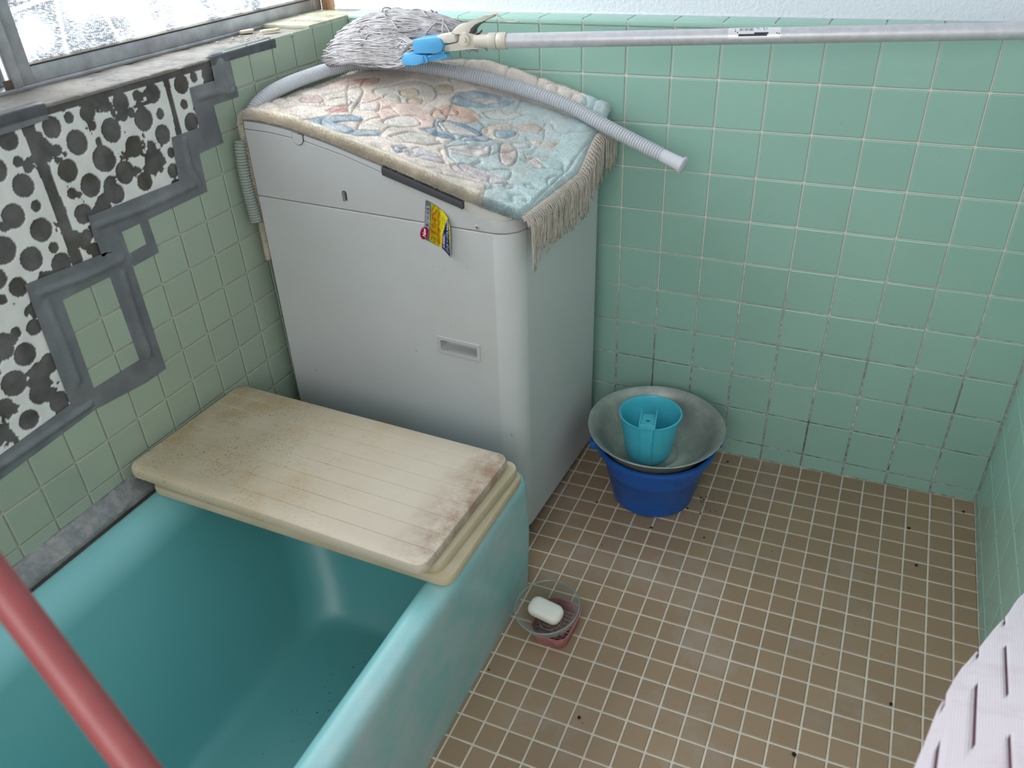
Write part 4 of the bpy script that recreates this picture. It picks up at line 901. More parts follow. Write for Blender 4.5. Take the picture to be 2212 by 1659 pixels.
# ------------------------------------------------------------ string mop with clamp handle
mop = empty('string_mop'); mop.matrix_world = MM
tag(mop, 'grey string mop lying on the rug, its aluminium handle reaching to the right', 'mop')
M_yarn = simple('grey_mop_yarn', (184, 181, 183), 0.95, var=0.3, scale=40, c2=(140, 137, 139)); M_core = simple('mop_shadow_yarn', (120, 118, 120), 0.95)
M_blue = simple('sky_blue_plastic', (84, 162, 212), 0.35, var=0.08, scale=30); M_cream = simple('cream_clamp_plastic', (206, 200, 188), 0.45, var=0.10, scale=18, c2=(184, 176, 162))
M_alu = simple('brushed_aluminium', (212, 212, 216), 0.42, 0.35, 0.08, 60, 0.03, c2=(196, 196, 200))
runs = []; R_ = random.Random(5)
def sect(a, th, k=1.0):
    x = (a + 0.44) / (0.225 if a < -0.44 else 0.205); f = math.sqrt(max(0.02, 1 - (0.72 if a < -0.44 else 1.0) * x * x))
    base = max(0.988, float(np.interp(a, TX, TY)) + 0.034)
    rc = (1.076 - base) * f * k; b = 0.352 - 0.092 * f * k * math.cos(th) * (1 if math.cos(th) > 0 else 0.9)
    c = base + (rc * math.sin(th) if math.sin(th) > 0 else 0.012 * math.sin(th))
    return b, c
def dome(a, b): 
    y = max(-0.95, min(0.95, (0.352 - b) / 0.09)); return sect(a, math.acos(y))[1]
vs, fs = [], []; NA, NT_ = 24, 20
for i in range(NA):
    a = -0.610 + 0.200 * i / (NA - 1); k = 0.86 * math.sqrt(max(0.02, 1 - ((i - (NA - 1) / 2) / (NA / 2)) ** 6))
    for q in range(NT_):
        th = 2 * PI * q / NT_; b, c = sect(a, th, k); vs.append((a, b, c))
for i in range(NA - 1):
    for q in range(NT_): fs.append((i * NT_ + q, i * NT_ + (q + 1) % NT_, (i + 1) * NT_ + (q + 1) % NT_, (i + 1) * NT_ + q))
fs.append(tuple(range(NT_))); fs.append(tuple((NA - 1) * NT_ + q for q in range(NT_)))
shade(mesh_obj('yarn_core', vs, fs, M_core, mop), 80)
for k in range(1500):
    th0 = math.radians(R_.uniform(-22, 150)); hi = th0 > math.radians(38)
    if hi: a0, rb_, rc_ = R_.uniform(-0.330, -0.245), None, None
    else: a0, rb_, rc_ = -0.345 + R_.uniform(-0.004, 0.006), 0.262 + R_.uniform(-0.014, 0.03), R_.uniform(0.992, 1.036)
    ae = -0.632 + 0.060 * max(0, math.sin(th0)) + abs(R_.gauss(0, 0.022)); ph = R_.uniform(0, 6); fq = R_.uniform(3, 8); am = R_.uniform(0.02, 0.09); rad_ = R_.uniform(-0.08, 0.035); drift = R_.gauss(0, 0.22)
    pts = []
    for i in range(16):
        t = i / 15; a = a0 + (ae - a0) * t; th = th0 + am * math.sin(ph + fq * t) + drift * (t - 0.3)
        th = max(-0.5, min(2.7, th)); b, c = sect(a, th, 1 + rad_ * 0.8)
        c += 0.0022 * math.sin(ph * 3 + 2.3 * fq * t)
        if rb_ is not None:
            w_ = min(1, t * 3.6); w_ = w_ * w_ * (3 - 2 * w_); b = rb_ * (1 - w_) + b * w_; c = rc_ * (1 - w_) + c * w_
        c -= 0.016 * t ** 5
        surf = float(np.interp(a, TX, TY)) + 0.0225 + float(RRa(a) * Sb(b)); pts.append((max(a, -0.636), min(b, 0.452), max(c, surf + 0.001)))
    runs.append((catmull(pts, 2), R_.uniform(0.0011, 0.0015)))
for k in range(34):                                               # loose loops under the clamp
    b0 = R_.uniform(0.245, 0.268); pts = []; ph = R_.uniform(0, 6); L = R_.uniform(0.10, 0.24)
    for i in range(12):
        t = i / 11; a = -0.362 - L * t
        pts.append((a, b0 + 0.03 * t + 0.002 * math.sin(ph + 7 * t), 0.998 - 0.012 * math.sin(t * PI) ** 0.8 + 0.004 * math.sin(ph + 9 * t) - 0.012 * t))
    runs.append((catmull(pts, 2), 0.0016))
for k in range(16):                                               # stray curls on top
    a0 = R_.uniform(-0.50, -0.33); b0 = R_.uniform(0.27, 0.40); ph = R_.uniform(0, 6); pts = []
    for i in range(10):
        t = i / 9; a = a0 + 0.07 * t * math.cos(ph); b = b0 + 0.04 * t * math.sin(ph) + 0.006 * math.sin(6 * t + ph)
        pts.append((a, b, dome(a, b) + 0.004 + 0.004 * math.sin(PI * t)))
    runs.append((catmull(pts, 2), 0.0016))
y_o = tubes('yarn', runs, M_yarn, mop, 5); y_o['kind'] = 'stuff'
ep = lambda nm, pts, b0, b1, m, par=mop, bev=0.0015: extrude_poly(nm, pts, b0, b1, 1, m, par, bev)
hold = ep('yarn_holder', [(-0.346, 1.013), (-0.347, 1.038), (-0.343, 1.0415), (-0.292, 1.0475), (-0.280, 1.0445), (-0.274, 1.034), (-0.278, 1.022), (-0.290, 1.017)], 0.240, 0.290, M_blue, bev=0.0022)
clip = ep('holder_clip', [(-0.368, 0.989), (-0.377, 0.999), (-0.366, 1.0155), (-0.345, 1.0135), (-0.322, 1.0115), (-0.320, 0.997), (-0.340, 0.992)], 0.236, 0.272, M_blue, bev=0.002)
ep('clip_bar', [(-0.322, 0.9985), (-0.320, 1.0105), (-0.272, 1.0175), (-0.266, 1.0085), (-0.290, 1.0035)], 0.243, 0.262, M_blue, clip, bev=0.002)
tube('clip_eye', [(-0.3215, 0.239, 1.004), (-0.3215, 0.262, 1.006)], 0.0085, M_blue, clip, 18)
for k in range(11):
    a = -0.314 + 0.0038 * k; c = 1.004 + 0.0012 * k; box('rib', a, a + 0.0014, 0.2415, 0.244, c - 0.0035, c + 0.0055, M_blue, clip)
box('holder_bar', -0.44, -0.36, 0.262, 0.285, 0.990, 0.996, M_blue, mop, 0.002)
cl = ep('clamp_body', [(-0.282, 1.0250), (-0.279, 1.0320), (-0.262, 1.0345), (-0.243, 1.0365), (-0.240, 1.0490), (-0.236, 1.0560), (-0.226, 1.0590), (-0.218, 1.0545), (-0.205, 1.0530), (-0.192, 1.0560), (-0.178, 1.0550), (-0.176, 1.0330), (-0.195, 1.0290), (-0.215, 1.0275), (-0.262, 1.0215), (-0.282, 1.0195)], 0.250, 0.272, M_cream, bev=0.0025)
ep('upper_jaw', [(-0.292, 1.0430), (-0.290, 1.0505), (-0.262, 1.0545), (-0.250, 1.0520), (-0.246, 1.0405), (-0.262, 1.0365), (-0.278, 1.0360), (-0.280, 1.0450)], 0.246, 0.276, M_cream, cl, bev=0.002)
tube('pivot_boss', [(-0.2275, 0.246, 1.0455), (-0.2275, 0.2755, 1.0465)], 0.0115, M_cream, cl, 28)
tube('pivot_pin', [(-0.2275, 0.2425, 1.0452), (-0.2275, 0.2465, 1.0455)], 0.0050, M_cream, cl, 20)
lv = ep('clamp_lever', [(-0.262, 1.0545), (-0.252, 1.0640), (-0.240, 1.0715), (-0.222, 1.0770), (-0.200, 1.0830), (-0.178, 1.0905), (-0.165, 1.0940), (-0.160, 1.0915), (-0.166, 1.0870), (-0.186, 1.0795), (-0.203, 1.0730), (-0.212, 1.0650), (-0.218, 1.0560), (-0.235, 1.0530), (-0.250, 1.0530)], 0.252, 0.271, M_cream, bev=0.002)
ep('lever_hollow', [(-0.2185, 1.0560), (-0.2130, 1.0660), (-0.2030, 1.0735), (-0.1900, 1.0785), (-0.1885, 1.0770), (-0.2000, 1.0710), (-0.2070, 1.0640), (-0.2105, 1.0560)], 0.2505, 0.268, M_blk, lv, bev=0)
tube('spring_wire', catmull([(-0.166, 0.258, 1.0925), (-0.157, 0.257, 1.0925), (-0.146, 0.256, 1.0855), (-0.134, 0.255, 1.0805), (-0.120, 0.255, 1.0805), (-0.108, 0.254, 1.0835)], 6), lambda i: 0.0019 - 0.00003 * i, M_cream, lv, 10)
tube('trigger', catmull([(-0.208, 0.260, 1.0530), (-0.200, 0.260, 1.0560), (-0.193, 0.260, 1.0620)], 5), 0.0014, M_blk, lv, 8)
P1 = loc((-1.1240, -0.2400, 1.0345 + 0.0165)); 
# handle axis in world: through the two ends seen in the photograph
def ray_y(u, v, y):
    d = Vector(R0[0]) * ((u - 1104.25) / 1729.77) + Vector(R0[1]) * ((v - 837.58) / 1729.77) + Vector(R0[2]); t = (y - cam.location.y) / d.y; return cam.location + d * t
W1 = ray_y(1080, 88.5, -0.232); W2 = ray_y(2212, 66.5, -0.115); dW = (W2 - W1).normalized(); W3 = W2 + dW * ((-0.0175 - W2.x) / dW.x)
WL = [loc(W1 + (W3 - W1) * (k / 40)) for k in range(41)]
pole = tube('handle_pole', WL, 0.0138, M_alu, mop, 32)
dl = (WL[1] - WL[0]).normalized()
for nm_, cs in (('socket_neck', ((-0.052, 0.0112), (-0.034, 0.0124), (-0.022, 0.0133), (-0.020, 0.0133))), ('socket_collar', ((-0.0225, 0.0120), (-0.0222, 0.0152), (-0.021, 0.0156), (-0.007, 0.0158), (-0.006, 0.0155), (-0.0058, 0.012))), ('socket_collar', ((-0.0055, 0.012), (-0.0052, 0.0150), (-0.0045, 0.0155), (0.013, 0.0159), (0.0145, 0.0157), (0.0147, 0.012)))):
    tube(nm_, [WL[0] + dl * q_[0] for q_ in cs], lambda i, cs=cs: cs[i][1], M_cream, cl, 32); shade(cl.children[-1], 25)
# price label wrapped on the pole
M_lab = simple('silver_label', (226, 226, 228), 0.25, 0.2); M_ink = simple('label_ink', (40, 40, 50), 0.5)
side = dl.cross(Vector((0, 0, 1))).normalized(); upv = side.cross(dl).normalized()
def arc(name, t0, t1, a0, a1, r, mat, par, n=10):
    vs, fs = [], []
    for i, t in enumerate((t0, t1)):
        for k in range(n + 1):
            an = math.radians(a0 + (a1 - a0) * k / n); vs.append(WL[0] + dl * t + (upv * math.sin(an) + side * math.cos(an)) * r)
    for k in range(n): fs.append((k, k + 1, n + 2 + k, n + 1 + k))
    return mesh_obj(name, vs, fs, mat, par, True)
t_at = lambda u: ((ray_y(u, 76, -0.18) - W1).dot(dW))
ta, tb = t_at(1573), t_at(1686); tl = tb - ta
lab = arc('price_label', ta, tb, -10, 110, 0.01395, M_lab, mop)
for k in range(17): arc('barcode_bar', ta + tl * (0.22 + 0.016 * k), ta + tl * (0.22 + 0.016 * k + random.choice((0.005, 0.009))), 48, 78, 0.01402, M_ink, lab, 3)
arc('printed_block', ta + tl * 0.20, ta + tl * 0.75, 8, 24, 0.01402, M_ink, lab, 4); arc('printed_block', ta + tl * 0.50, ta + tl * 0.77, 22, 34, 0.01402, M_ink, lab, 3)
for k, (x, a) in enumerate(((0.12, 60), (0.13, 40), (0.17, 30), (0.54, 70), (0.57, 64), (0.66, 68), (0.68, 54), (0.72, 62), (0.92, 22), (0.96, 18))): arc('printed_mark', ta + tl * x, ta + tl * (x + 0.02), a, a + 9, 0.01402, M_ink, lab, 2)

# ------------------------------------------------------------ bucket, basin, scoop
BX, BY = -0.727, -0.214; BZ = FZ(BX, BY) + 0.0005
M_bk = simple('cobalt_bucket_plastic', (28, 98, 186), 0.38, var=0.10, scale=18, c2=(24, 84, 168))
bk = empty('bucket', (BX, BY, BZ)); tag(bk, 'cobalt blue plastic bucket on the floor tiles under the metal basin', 'bucket')
rb, rt, hb = 0.098, 0.1370, 0.168
prof = [(rb - 0.006, 0.0), (rb, 0.003), (rb + 0.004, 0.02), (rb + (rt - rb) * 0.85, hb - 0.020), (rt + 0.001, hb - 0.016), (rt + 0.007, hb - 0.014), (rt + 0.009, hb - 0.006), (rt + 0.008, hb - 0.001), (rt + 0.004, hb), (rt - 0.001, hb - 0.002),
        (rt - 0.004, hb - 0.02), (rb + 0.001, 0.02), (rb - 0.004, 0.006), (0.001, 0.005)]
lathe('pail', prof, M_bk, bk, 72)
bm = bmesh.new(); bmesh.ops.create_cone(bm, cap_ends=True, segments=48, radius1=rb - 0.006, radius2=rb - 0.006, depth=0.003, matrix=Matrix.Translation((0, 0, 0.0025))); bm_obj('bottom', bm, M_bk, bk, 40)
for sgn, an in ((1, math.radians(22)), (-1, math.radians(22))):
    c, s = math.cos(an) * sgn, math.sin(an) * sgn
    b = box_bm(-0.012, 0.010, -0.011, 0.011, -0.012, 0.010, 0.003, 2); b.transform(Matrix.Translation((c * (rt + 0.012), s * (rt + 0.012), hb - 0.012)) @ Matrix.Rotation(math.atan2(s, c), 4, 'Z')); bm_obj('handle_lug', b, M_bk, bk, 40)
# basin
M_bas = NT('dull_aluminium_basin'); M_bas.rough(0.36); M_bas.b.inputs['Metallic'].default_value = 0.5; p_ = M_bas.n('ShaderNodeTexCoord').outputs['Object']
M_bas.base(M_bas.mix(M_bas.ramp(M_bas.noise(22, 5, 0.7, vec=p_), 0.45, 0.7), rgba((162, 168, 162)), rgba((190, 192, 184)))); M_bas.bump(M_bas.noise(60, 3, 0.6, vec=p_), 0.12, 0.001); M_bas = M_bas.m
ba = empty('washbasin', (-0.7325, -0.207, BZ + 0.1060)); ba.rotation_euler = (math.radians(1.5), math.radians(1.0), 0); tag(ba, 'round dented aluminium basin resting in the mouth of the blue bucket', 'basin')
bp = [(0.001, 0.0135), (0.040, 0.0130), (0.0415, 0.0142), (0.043, 0.0130), (0.060, 0.0125), (0.0615, 0.0137), (0.063, 0.0125), (0.078, 0.0128), (0.090, 0.0155), (0.104, 0.023), (0.118, 0.036), (0.1285, 0.052), (0.1370, 0.069), (0.1450, 0.083), (0.1545, 0.094), (0.1630, 0.1000), (0.1668, 0.1015),
      (0.1682, 0.1005), (0.1680, 0.0990), (0.1660, 0.0985), (0.1560, 0.0925), (0.1465, 0.081), (0.1387, 0.068), (0.1300, 0.050), (0.1192, 0.0342), (0.105, 0.0212), (0.0905, 0.0137), (0.078, 0.011), (0.001, 0.0108)]
def dent(p, t, r, z):
    k = 1 + 0.004 * math.sin(3 * t + 1) + 0.003 * math.sin(5 * t); return [p[0] * k, p[1] * k, z + 0.0012 * math.sin(2 * t + 0.5) * (r / 0.16)]
bp = [(r * 0.968, z) for r, z in bp]
lathe('bowl', bp, M_bas, ba, 96, fn=dent)
# scoop
M_sc = simple('turquoise_scoop_plastic', (84, 198, 218), 0.35, var=0.08, scale=16, c2=(72, 188, 212)); M_sc.node_tree.nodes['Principled BSDF'].inputs['Specular IOR Level'].default_value = 0.5
SCX, SCY, SCZ = -0.7435, -0.217, BZ + 0.1195
scp = empty('water_scoop', (SCX, SCY, SCZ)); tag(scp, 'turquoise plastic water scoop with a front handle standing in the metal basin', 'scoop')
TH = math.atan2(-1.54, 0.27)                         # the handle faces the camera side
HS = 0.124
def rim(t):
    d = abs((t - TH + PI) % (2 * PI) - PI); return HS + 0.014 * max(0, 1 - max(0, d - 0.16) / 0.14) ** 2
def cupfn(p, t, r, z): return [r * math.cos(t), r * math.sin(t), z / HS * rim(t)]
cp = []
rr_ = lambda u: 0.0525 + 0.0190 * u ** 0.9
for u in (0, 0.02, 0.06, 0.12, 0.13, 0.14, 0.3, 0.5, 0.7, 0.85, 0.95, 0.985): cp.append((rr_(u) - (0.006 if u == 0 else 0.002 if u == 0.02 else 0) - (0.001 if u < 0.13 else 0), u * HS))
cp += [(rr_(1) + 0.0022, HS * 0.985), (rr_(1) + 0.0030, HS * 0.993), (rr_(1) + 0.0018, HS), (rr_(1) - 0.0008, HS), (rr_(0.98) - 0.002, HS * 0.98)]
for u in (0.85, 0.7, 0.5, 0.3, 0.1, 0.03): cp.append((rr_(u) - 0.0024, u * HS))
cp.append((0.001, 0.003))
lathe('cup', cp, M_sc, scp, 120, cap0=True, fn=cupfn)
hm = Matrix.Rotation(TH, 4, 'Z')                       # local +x points out of the cup
RX = lambda z: rr_(max(0, min(1, z / HS)))
def hpart(name, bm_, par=None):
    bm_.transform(hm); return bm_obj(name, bm_, M_sc, par or scp, 40)
def strip(name, sec, par=None, bev=0.0):
    # sec: list of (z, x_in, x_out, half width)
    bm = bmesh.new(); rows = []
    for z, xi, xo, hw in sec: rows.append([bm.verts.new(q) for q in ((xi, -hw, z), (xo, -hw * 0.92, z), (xo, hw * 0.92, z), (xi, hw, z))])
    for a, b in zip(rows, rows[1:]):
        for k in range(4): bm.faces.new((a[k], a[(k + 1) % 4], b[(k + 1) % 4], b[k]))
    bm.faces.new(rows[0][::-1]); bm.faces.new(rows[-1])
    bmesh.ops.recalc_face_normals(bm, faces=bm.faces)
    return hpart(name, bm, par)
grip = strip('handle', [(z, RX(z) - 0.003, RX(z) + 0.0085 * min(1, (z - 0.006) / 0.01), 0.0135 + 0.002 * (z > 0.1)) for z in (0.0075, 0.012, 0.03, 0.06, 0.09, 0.115, 0.135)])
TZ = 0.1395; x0_, x1_ = 0.0345, 0.0830
bx = lambda *a: box_bm(*a, 0.0010, 2)
tray = hpart('handle_top', bx(x0_, x1_, -0.0165, 0.0165, TZ, TZ + 0.0022), grip)
hpart('handle_lip', bx(x1_ - 0.0015, x1_ + 0.0015, -0.0185, 0.0185, TZ - 0.010, TZ + 0.0060), grip)
for sg in (-1, 1):
    bm = bmesh.new(); y0, y1 = sg * 0.0175 - 0.0013, sg * 0.0175 + 0.0013
    pr_ = [(x1_ + 0.001, TZ - 0.010), (x1_ + 0.001, TZ + 0.006), (x1_ - 0.012, TZ + 0.0075), (0.050, TZ + 0.0085), (0.032, TZ + 0.0115), (0.0290, TZ + 0.0105), (0.0310, TZ + 0.002), (0.040, TZ - 0.004), (0.066, TZ - 0.012)]
    A_ = [bm.verts.new((x, y0, z)) for x, z in pr_]; B_ = [bm.verts.new((x, y1, z)) for x, z in pr_]; bm.faces.new(A_); bm.faces.new(B_[::-1])
    for k in range(len(pr_)): bm.faces.new((A_[k], A_[(k + 1) % len(pr_)], B_[(k + 1) % len(pr_)], B_[k]))
    bmesh.ops.recalc_face_normals(bm, faces=bm.faces); hpart('handle_fin', bm, grip)
bm = bmesh.new(); bmesh.ops.create_cone(bm, cap_ends=True, segments=28, radius1=0.0056, radius2=0.0056, depth=0.02, matrix=hm @ Matrix.Translation((0.063, 0, TZ)))
cutc = bm_obj('c', bm, None); cutc.matrix_world = Matrix.Translation((SCX, SCY, SCZ)); bpy.context.view_layer.update(); bool_cut(tray, cutc); shade(tray, 40)

# ------------------------------------------------------------ soap dish, glass bowl, soap
M_pink = simple('grimy_pink_plastic', (196, 134, 134), 0.5, var=0.30, scale=50, c2=(150, 92, 98))
sd_ = empty('soap_dish', (-0.796, -0.700, FZ(-0.796, -0.700))); sd_.rotation_euler = (0.02, 0, math.radians(-3))
tag(sd_, 'grimy pink slotted plastic soap dish on the floor beside the bathtub', 'soap dish')
def ringz(hx, hy, r, z): return rr(-hx, hx, -hy, hy, r, z, n=8)
R = [ringz(0.036, 0.047, 0.020, 0.0), ringz(0.038, 0.049, 0.022, 0.002), ringz(0.0405, 0.0525, 0.025, 0.022), ringz(0.0425, 0.0545, 0.026, 0.030), ringz(0.0425, 0.0545, 0.026, 0.032), ringz(0.0395, 0.0515, 0.024, 0.032), ringz(0.0380, 0.0500, 0.023, 0.026), ringz(0.0365, 0.0480, 0.022, 0.013)]
vs = [p for r in R for p in r]; n = len(R[0]); fs = [(i * n + k, i * n + (k + 1) % n, (i + 1) * n + (k + 1) % n, (i + 1) * n + k) for i in range(len(R) - 1) for k in range(n)]
mesh_obj('dish_wall', vs, fs, M_pink, sd_); shade(bpy.data.objects[sd_.children[-1].name] if sd_.children else sd_, 50)
for k in range(9):
    y = -0.040 + 0.010 * k; hw = 0.0362 if abs(y) < 0.03 else 0.028; box('grid_bar', -hw, hw, y - 0.0016, y + 0.0016, 0.0105, 0.0135, M_pink, sd_)
for k in range(5):
    x = -0.024 + 0.012 * k; box('grid_bar', x - 0.0014, x + 0.0014, -0.045, 0.045, 0.0100, 0.0130, M_pink, sd_)
M_gl = NT('clear_bowl_glass'); _t = M_gl.n('ShaderNodeBsdfTransparent'); _t.inputs[0].default_value = (0.93, 0.95, 0.94, 1)
_g = M_gl.n('ShaderNodeBsdfGlossy'); _g.inputs['Roughness'].default_value = 0.12; _lw = M_gl.n('ShaderNodeLayerWeight'); _lw.inputs['Blend'].default_value = 0.35
_d = M_gl.n('ShaderNodeBsdfDiffuse'); _d.inputs[0].default_value = (0.62, 0.66, 0.62, 1); _m0 = M_gl.n('ShaderNodeMixShader'); _m0.inputs[0].default_value = 0.6; M_gl.l(_g.outputs[0], _m0.inputs[1]); M_gl.l(_d.outputs[0], _m0.inputs[2])
_m = M_gl.n('ShaderNodeMixShader'); M_gl.l(M_gl.math('MULTIPLY', M_gl.math('ADD', M_gl.math('POWER', _lw.outputs['Facing'], 2.2), 0.03), 0.85, True), _m.inputs[0]); M_gl.l(_t.outputs[0], _m.inputs[1]); M_gl.l(_m0.outputs[0], _m.inputs[2]); M_gl.l(_m.outputs[0], M_gl.t.nodes['Material Output'].inputs[0]); M_gl = M_gl.m
gb = empty('glass_bowl', (-0.8035, -0.713, FZ(-0.80, -0.71) + 0.0335)); gb.rotation_euler = (math.radians(7), math.radians(-5), 0)
tag(gb, 'shallow clear glass bowl tilted on the pink soap dish', 'bowl')
gp = [(0.001, 0.0035), (0.022, 0.0035), (0.024, 0.0048), (0.032, 0.006), (0.044, 0.013), (0.054, 0.026), (0.0605, 0.041), (0.0640, 0.050), (0.0665, 0.0520), (0.0680, 0.0510), (0.0680, 0.0490), (0.0655, 0.0465), (0.0640, 0.040), (0.0575, 0.0245), (0.0470, 0.0105), (0.034, 0.003), (0.022, 0.000), (0.001, 0.0002)]
lathe('bowl_body', gp, M_gl, gb, 80)
M_rimg = NT('glass_rim'); _t = M_rimg.n('ShaderNodeBsdfTransparent'); _t.inputs[0].default_value = (0.85, 0.88, 0.86, 1); _m = M_rimg.n('ShaderNodeMixShader'); _m.inputs[0].default_value = 0.55; M_rimg.base(rgba((170, 176, 168))); M_rimg.rough(0.15); M_rimg.l(_t.outputs[0], _m.inputs[1]); M_rimg.l(M_rimg.b.outputs[0], _m.inputs[2]); M_rimg.l(_m.outputs[0], M_rimg.t.nodes['Material Output'].inputs[0]); M_rimg = M_rimg.m
for nm_, r_, z_, t_ in (('rolled_rim', 0.0667, 0.0500, 0.0017), ('foot_ring', 0.0235, 0.0035, 0.0010)):
    tube(nm_, [(r_ * math.cos(2 * PI * k / 72), r_ * math.sin(2 * PI * k / 72), z_) for k in range(73)], t_, M_rimg, gb, 10)
M_soap = simple('white_soap', (232, 230, 222), 0.45); M_soap.node_tree.nodes['Principled BSDF'].inputs['Subsurface Weight'].default_value = 0.0
SR = [(0.62, -0.0125), (0.86, -0.0105), (0.97, -0.006), (1.0, 0.0), (0.97, 0.006), (0.86, 0.0105), (0.62, 0.0125)]
vs_ = [(x * k + 0, y * k, z + 0) for k, z in SR for x, y, _ in rr(-0.0375, 0.0375, -0.0215, 0.0215, 0.016, 0, n=8)]
nn_ = 36; fs_s = [(i * nn_ + k, i * nn_ + (k + 1) % nn_, (i + 1) * nn_ + (k + 1) % nn_, (i + 1) * nn_ + k) for i in range(6) for k in range(nn_)] + [tuple(range(nn_))[::-1], tuple(6 * nn_ + k for k in range(nn_))]
so = mesh_obj('soap_bar', vs_, fs_s, M_soap); shade(so, 70); so.location = (-0.814, -0.712, FZ(-0.81, -0.71) + 0.0610); so.rotation_euler = (math.radians(10), math.radians(3), math.radians(-7))
tag(so, 'smooth white bar of soap lying in the glass bowl', 'soap')

# ------------------------------------------------------------ lilac mat with slits, arched against the right wall
M_mat = NT('lilac_foam'); M_mat.rough(0.85); p_ = M_mat.n('ShaderNodeTexCoord').outputs['Object']
M_mat.base(M_mat.mix(M_mat.math('MULTIPLY', M_mat.ramp(M_mat.noise(14, 5, 0.7, vec=p_), 0.5, 0.72), 0.4), rgba((236, 224, 232)), rgba((208, 186, 196))))
wv = M_mat.n('ShaderNodeTexWave', wave_type='BANDS', bands_direction='X'); wv.inputs['Scale'].default_value = 120; wv.inputs['Distortion'].default_value = 0.6; M_mat.l(M_mat.n('ShaderNodeUVMap').outputs[0], wv.inputs['Vector']); M_mat.bump(wv.outputs['Fac'], 0.35, 0.0008); M_mat = M_mat.m
M_slit = simple('mauve_slit_edge', (160, 112, 122), 0.8, var=0.2, scale=80)
def ray_pl(u, v, n, p0):
    d = Vector(R0[0]) * ((u - 1104.25) / 1729.77) + Vector(R0[1]) * ((v - 837.58) / 1729.77) + Vector(R0[2]); t = (p0 - cam.location).dot(n) / d.dot(n); return cam.location + d * t
d_ = Vector(R0[0]) * ((2100 - 1104.25) / 1729.77) + Vector(R0[1]) * ((1500 - 837.58) / 1729.77) + Vector(R0[2]); P0 = cam.location + d_.normalized() * 1.0
ev = Vector((0.166, 1.04, -0.504)).normalized(); nrm = Vector((1, 0, 0.2)).cross(ev).normalized()
if nrm.z < 0: nrm = -nrm
eu = ev.cross(nrm).normalized()
OUT = [(1966, 1720), (1971, 1655), (1979, 1612), (1990, 1582), (2010, 1545), (2033, 1508), (2055, 1465), (2078, 1430), (2100, 1408), (2120, 1382), (2150, 1345), (2176, 1318), (2195, 1288), (2216, 1268), (2240, 1246), (2262, 1226)]
OW = [ray_pl(u, v, nrm, P0) for u, v in OUT]; OU = [(p - P0).dot(eu) for p in OW]; OV = [(p - P0).dot(ev) for p in OW]
order = np.argsort(OU); OUs = np.array(OU)[order]; OVs = np.array(OV)[order]
cols_u = [(ray_pl(u, v, nrm, P0) - P0).dot(eu) for u, v in ((2029, 1590), (2089, 1560), (2175, 1480), (1992, 1640))]
SP = abs(cols_u[1] - cols_u[2]) ; c0 = cols_u[2]; sgn = 1 if OUs[-1] > 0 else 1
SP = 0.5 * (abs(cols_u[0] - cols_u[1]) + abs(cols_u[1] - cols_u[2]))
umin, umax = OUs[0], OUs[-1]
du = 0.0022; us = []
u = umin
cl_ = sorted(c0 + k * SP for k in range(-8, 9)); sw = 0.0013
ugrid = sorted(set([round(x, 5) for x in np.arange(umin, umax, 0.006)] + [round(c + s, 5) for c in cl_ for s in (-sw, sw) if umin < c + s < umax]))
ugrid = [x for i, x in enumerate(ugrid) if all(abs(x - (c + s)) > 0.0018 or abs(x - (c + s)) < 2e-5 for c in cl_ for s in (-sw, sw))]
VB = 0.30; vgrid = [-0.06, -0.055, -0.05, -0.044, -0.038, -0.032, -0.026, -0.020, -0.014, -0.009, -0.004, 0.0, 0.0045, 0.009, 0.0125, 0.02, 0.03, 0.0395] + list(np.arange(0.045, VB, 0.01))
vlen = abs((ray_pl(2089, 1505, nrm, P0) - ray_pl(2089, 1655, nrm, P0)).length); gap_ = abs((ray_pl(2089, 1412, nrm, P0) - ray_pl(2089, 1505, nrm, P0)).length); short = abs((ray_pl(2089, 1412, nrm, P0) - ray_pl(2089, 1445, nrm, P0)).length)
vgrid = sorted([v for v in vgrid if v < short - 0.003] + [short] + [v for v in np.arange(short + 0.008, gap_ - 0.004, 0.009)] + [gap_] + [v for v in np.arange(gap_ + 0.01, gap_ + vlen - 0.004, 0.012)] + [gap_ + vlen] + list(np.arange(gap_ + vlen + 0.01, gap_ * 1.75 + vlen - 0.003, 0.012)) + [gap_ * 1.75 + vlen] + list(np.arange(gap_ * 1.75 + vlen + 0.012, 0.62, 0.015)))
rad = 0.022
def mat_pt(u, w, off):
    vo = float(np.interp(u, OUs, OVs))
    tdir = -1.0                                           # the sheet runs towards the camera side from the fold
    if w >= rad * 0.0:
        drop = rad * (1 - math.sqrt(max(0, 1 - min(1, (rad - w) / rad) ** 2))) if w < rad else 0
        return P0 + eu * u + ev * (vo - w) + nrm * (off - drop)
    return P0 + eu * u + ev * (vo - 0.0) + nrm * (-rad + off * 0.2 + w * 1.0)
vs, fs, uvs = [], [], []; vg = vgrid; nu, nv = len(ugrid), len(vg)
for u in ugrid:
    for w in vg: vs.append(mat_pt(u, w, 0)); uvs.append((u, w))
def slit(uc, wc):
    for c in cl_:
        if abs(uc - c) < sw: return (-0.012 < wc < short) or (gap_ < wc < gap_ + vlen) or (wc > gap_ * 1.75 + vlen)
    return False
for i in range(nu - 1):
    for j in range(nv - 1):
        if slit((ugrid[i] + ugrid[i + 1]) / 2, (vg[j] + vg[j + 1]) / 2): continue
        if max(vs[q].x for q in (i * nv + j, (i + 1) * nv + j)) > -0.008: continue
        fs.append((i * nv + j, (i + 1) * nv + j, (i + 1) * nv + j + 1, i * nv + j + 1))
mt = empty('bath_mat'); tag(mt, 'pale lilac mat with rows of dark slits at the lower right corner', 'bath mat')
sh = mesh_obj('mat_sheet', vs, fs, M_mat, mt); uvl = sh.data.uv_layers.new(name='UVMap')
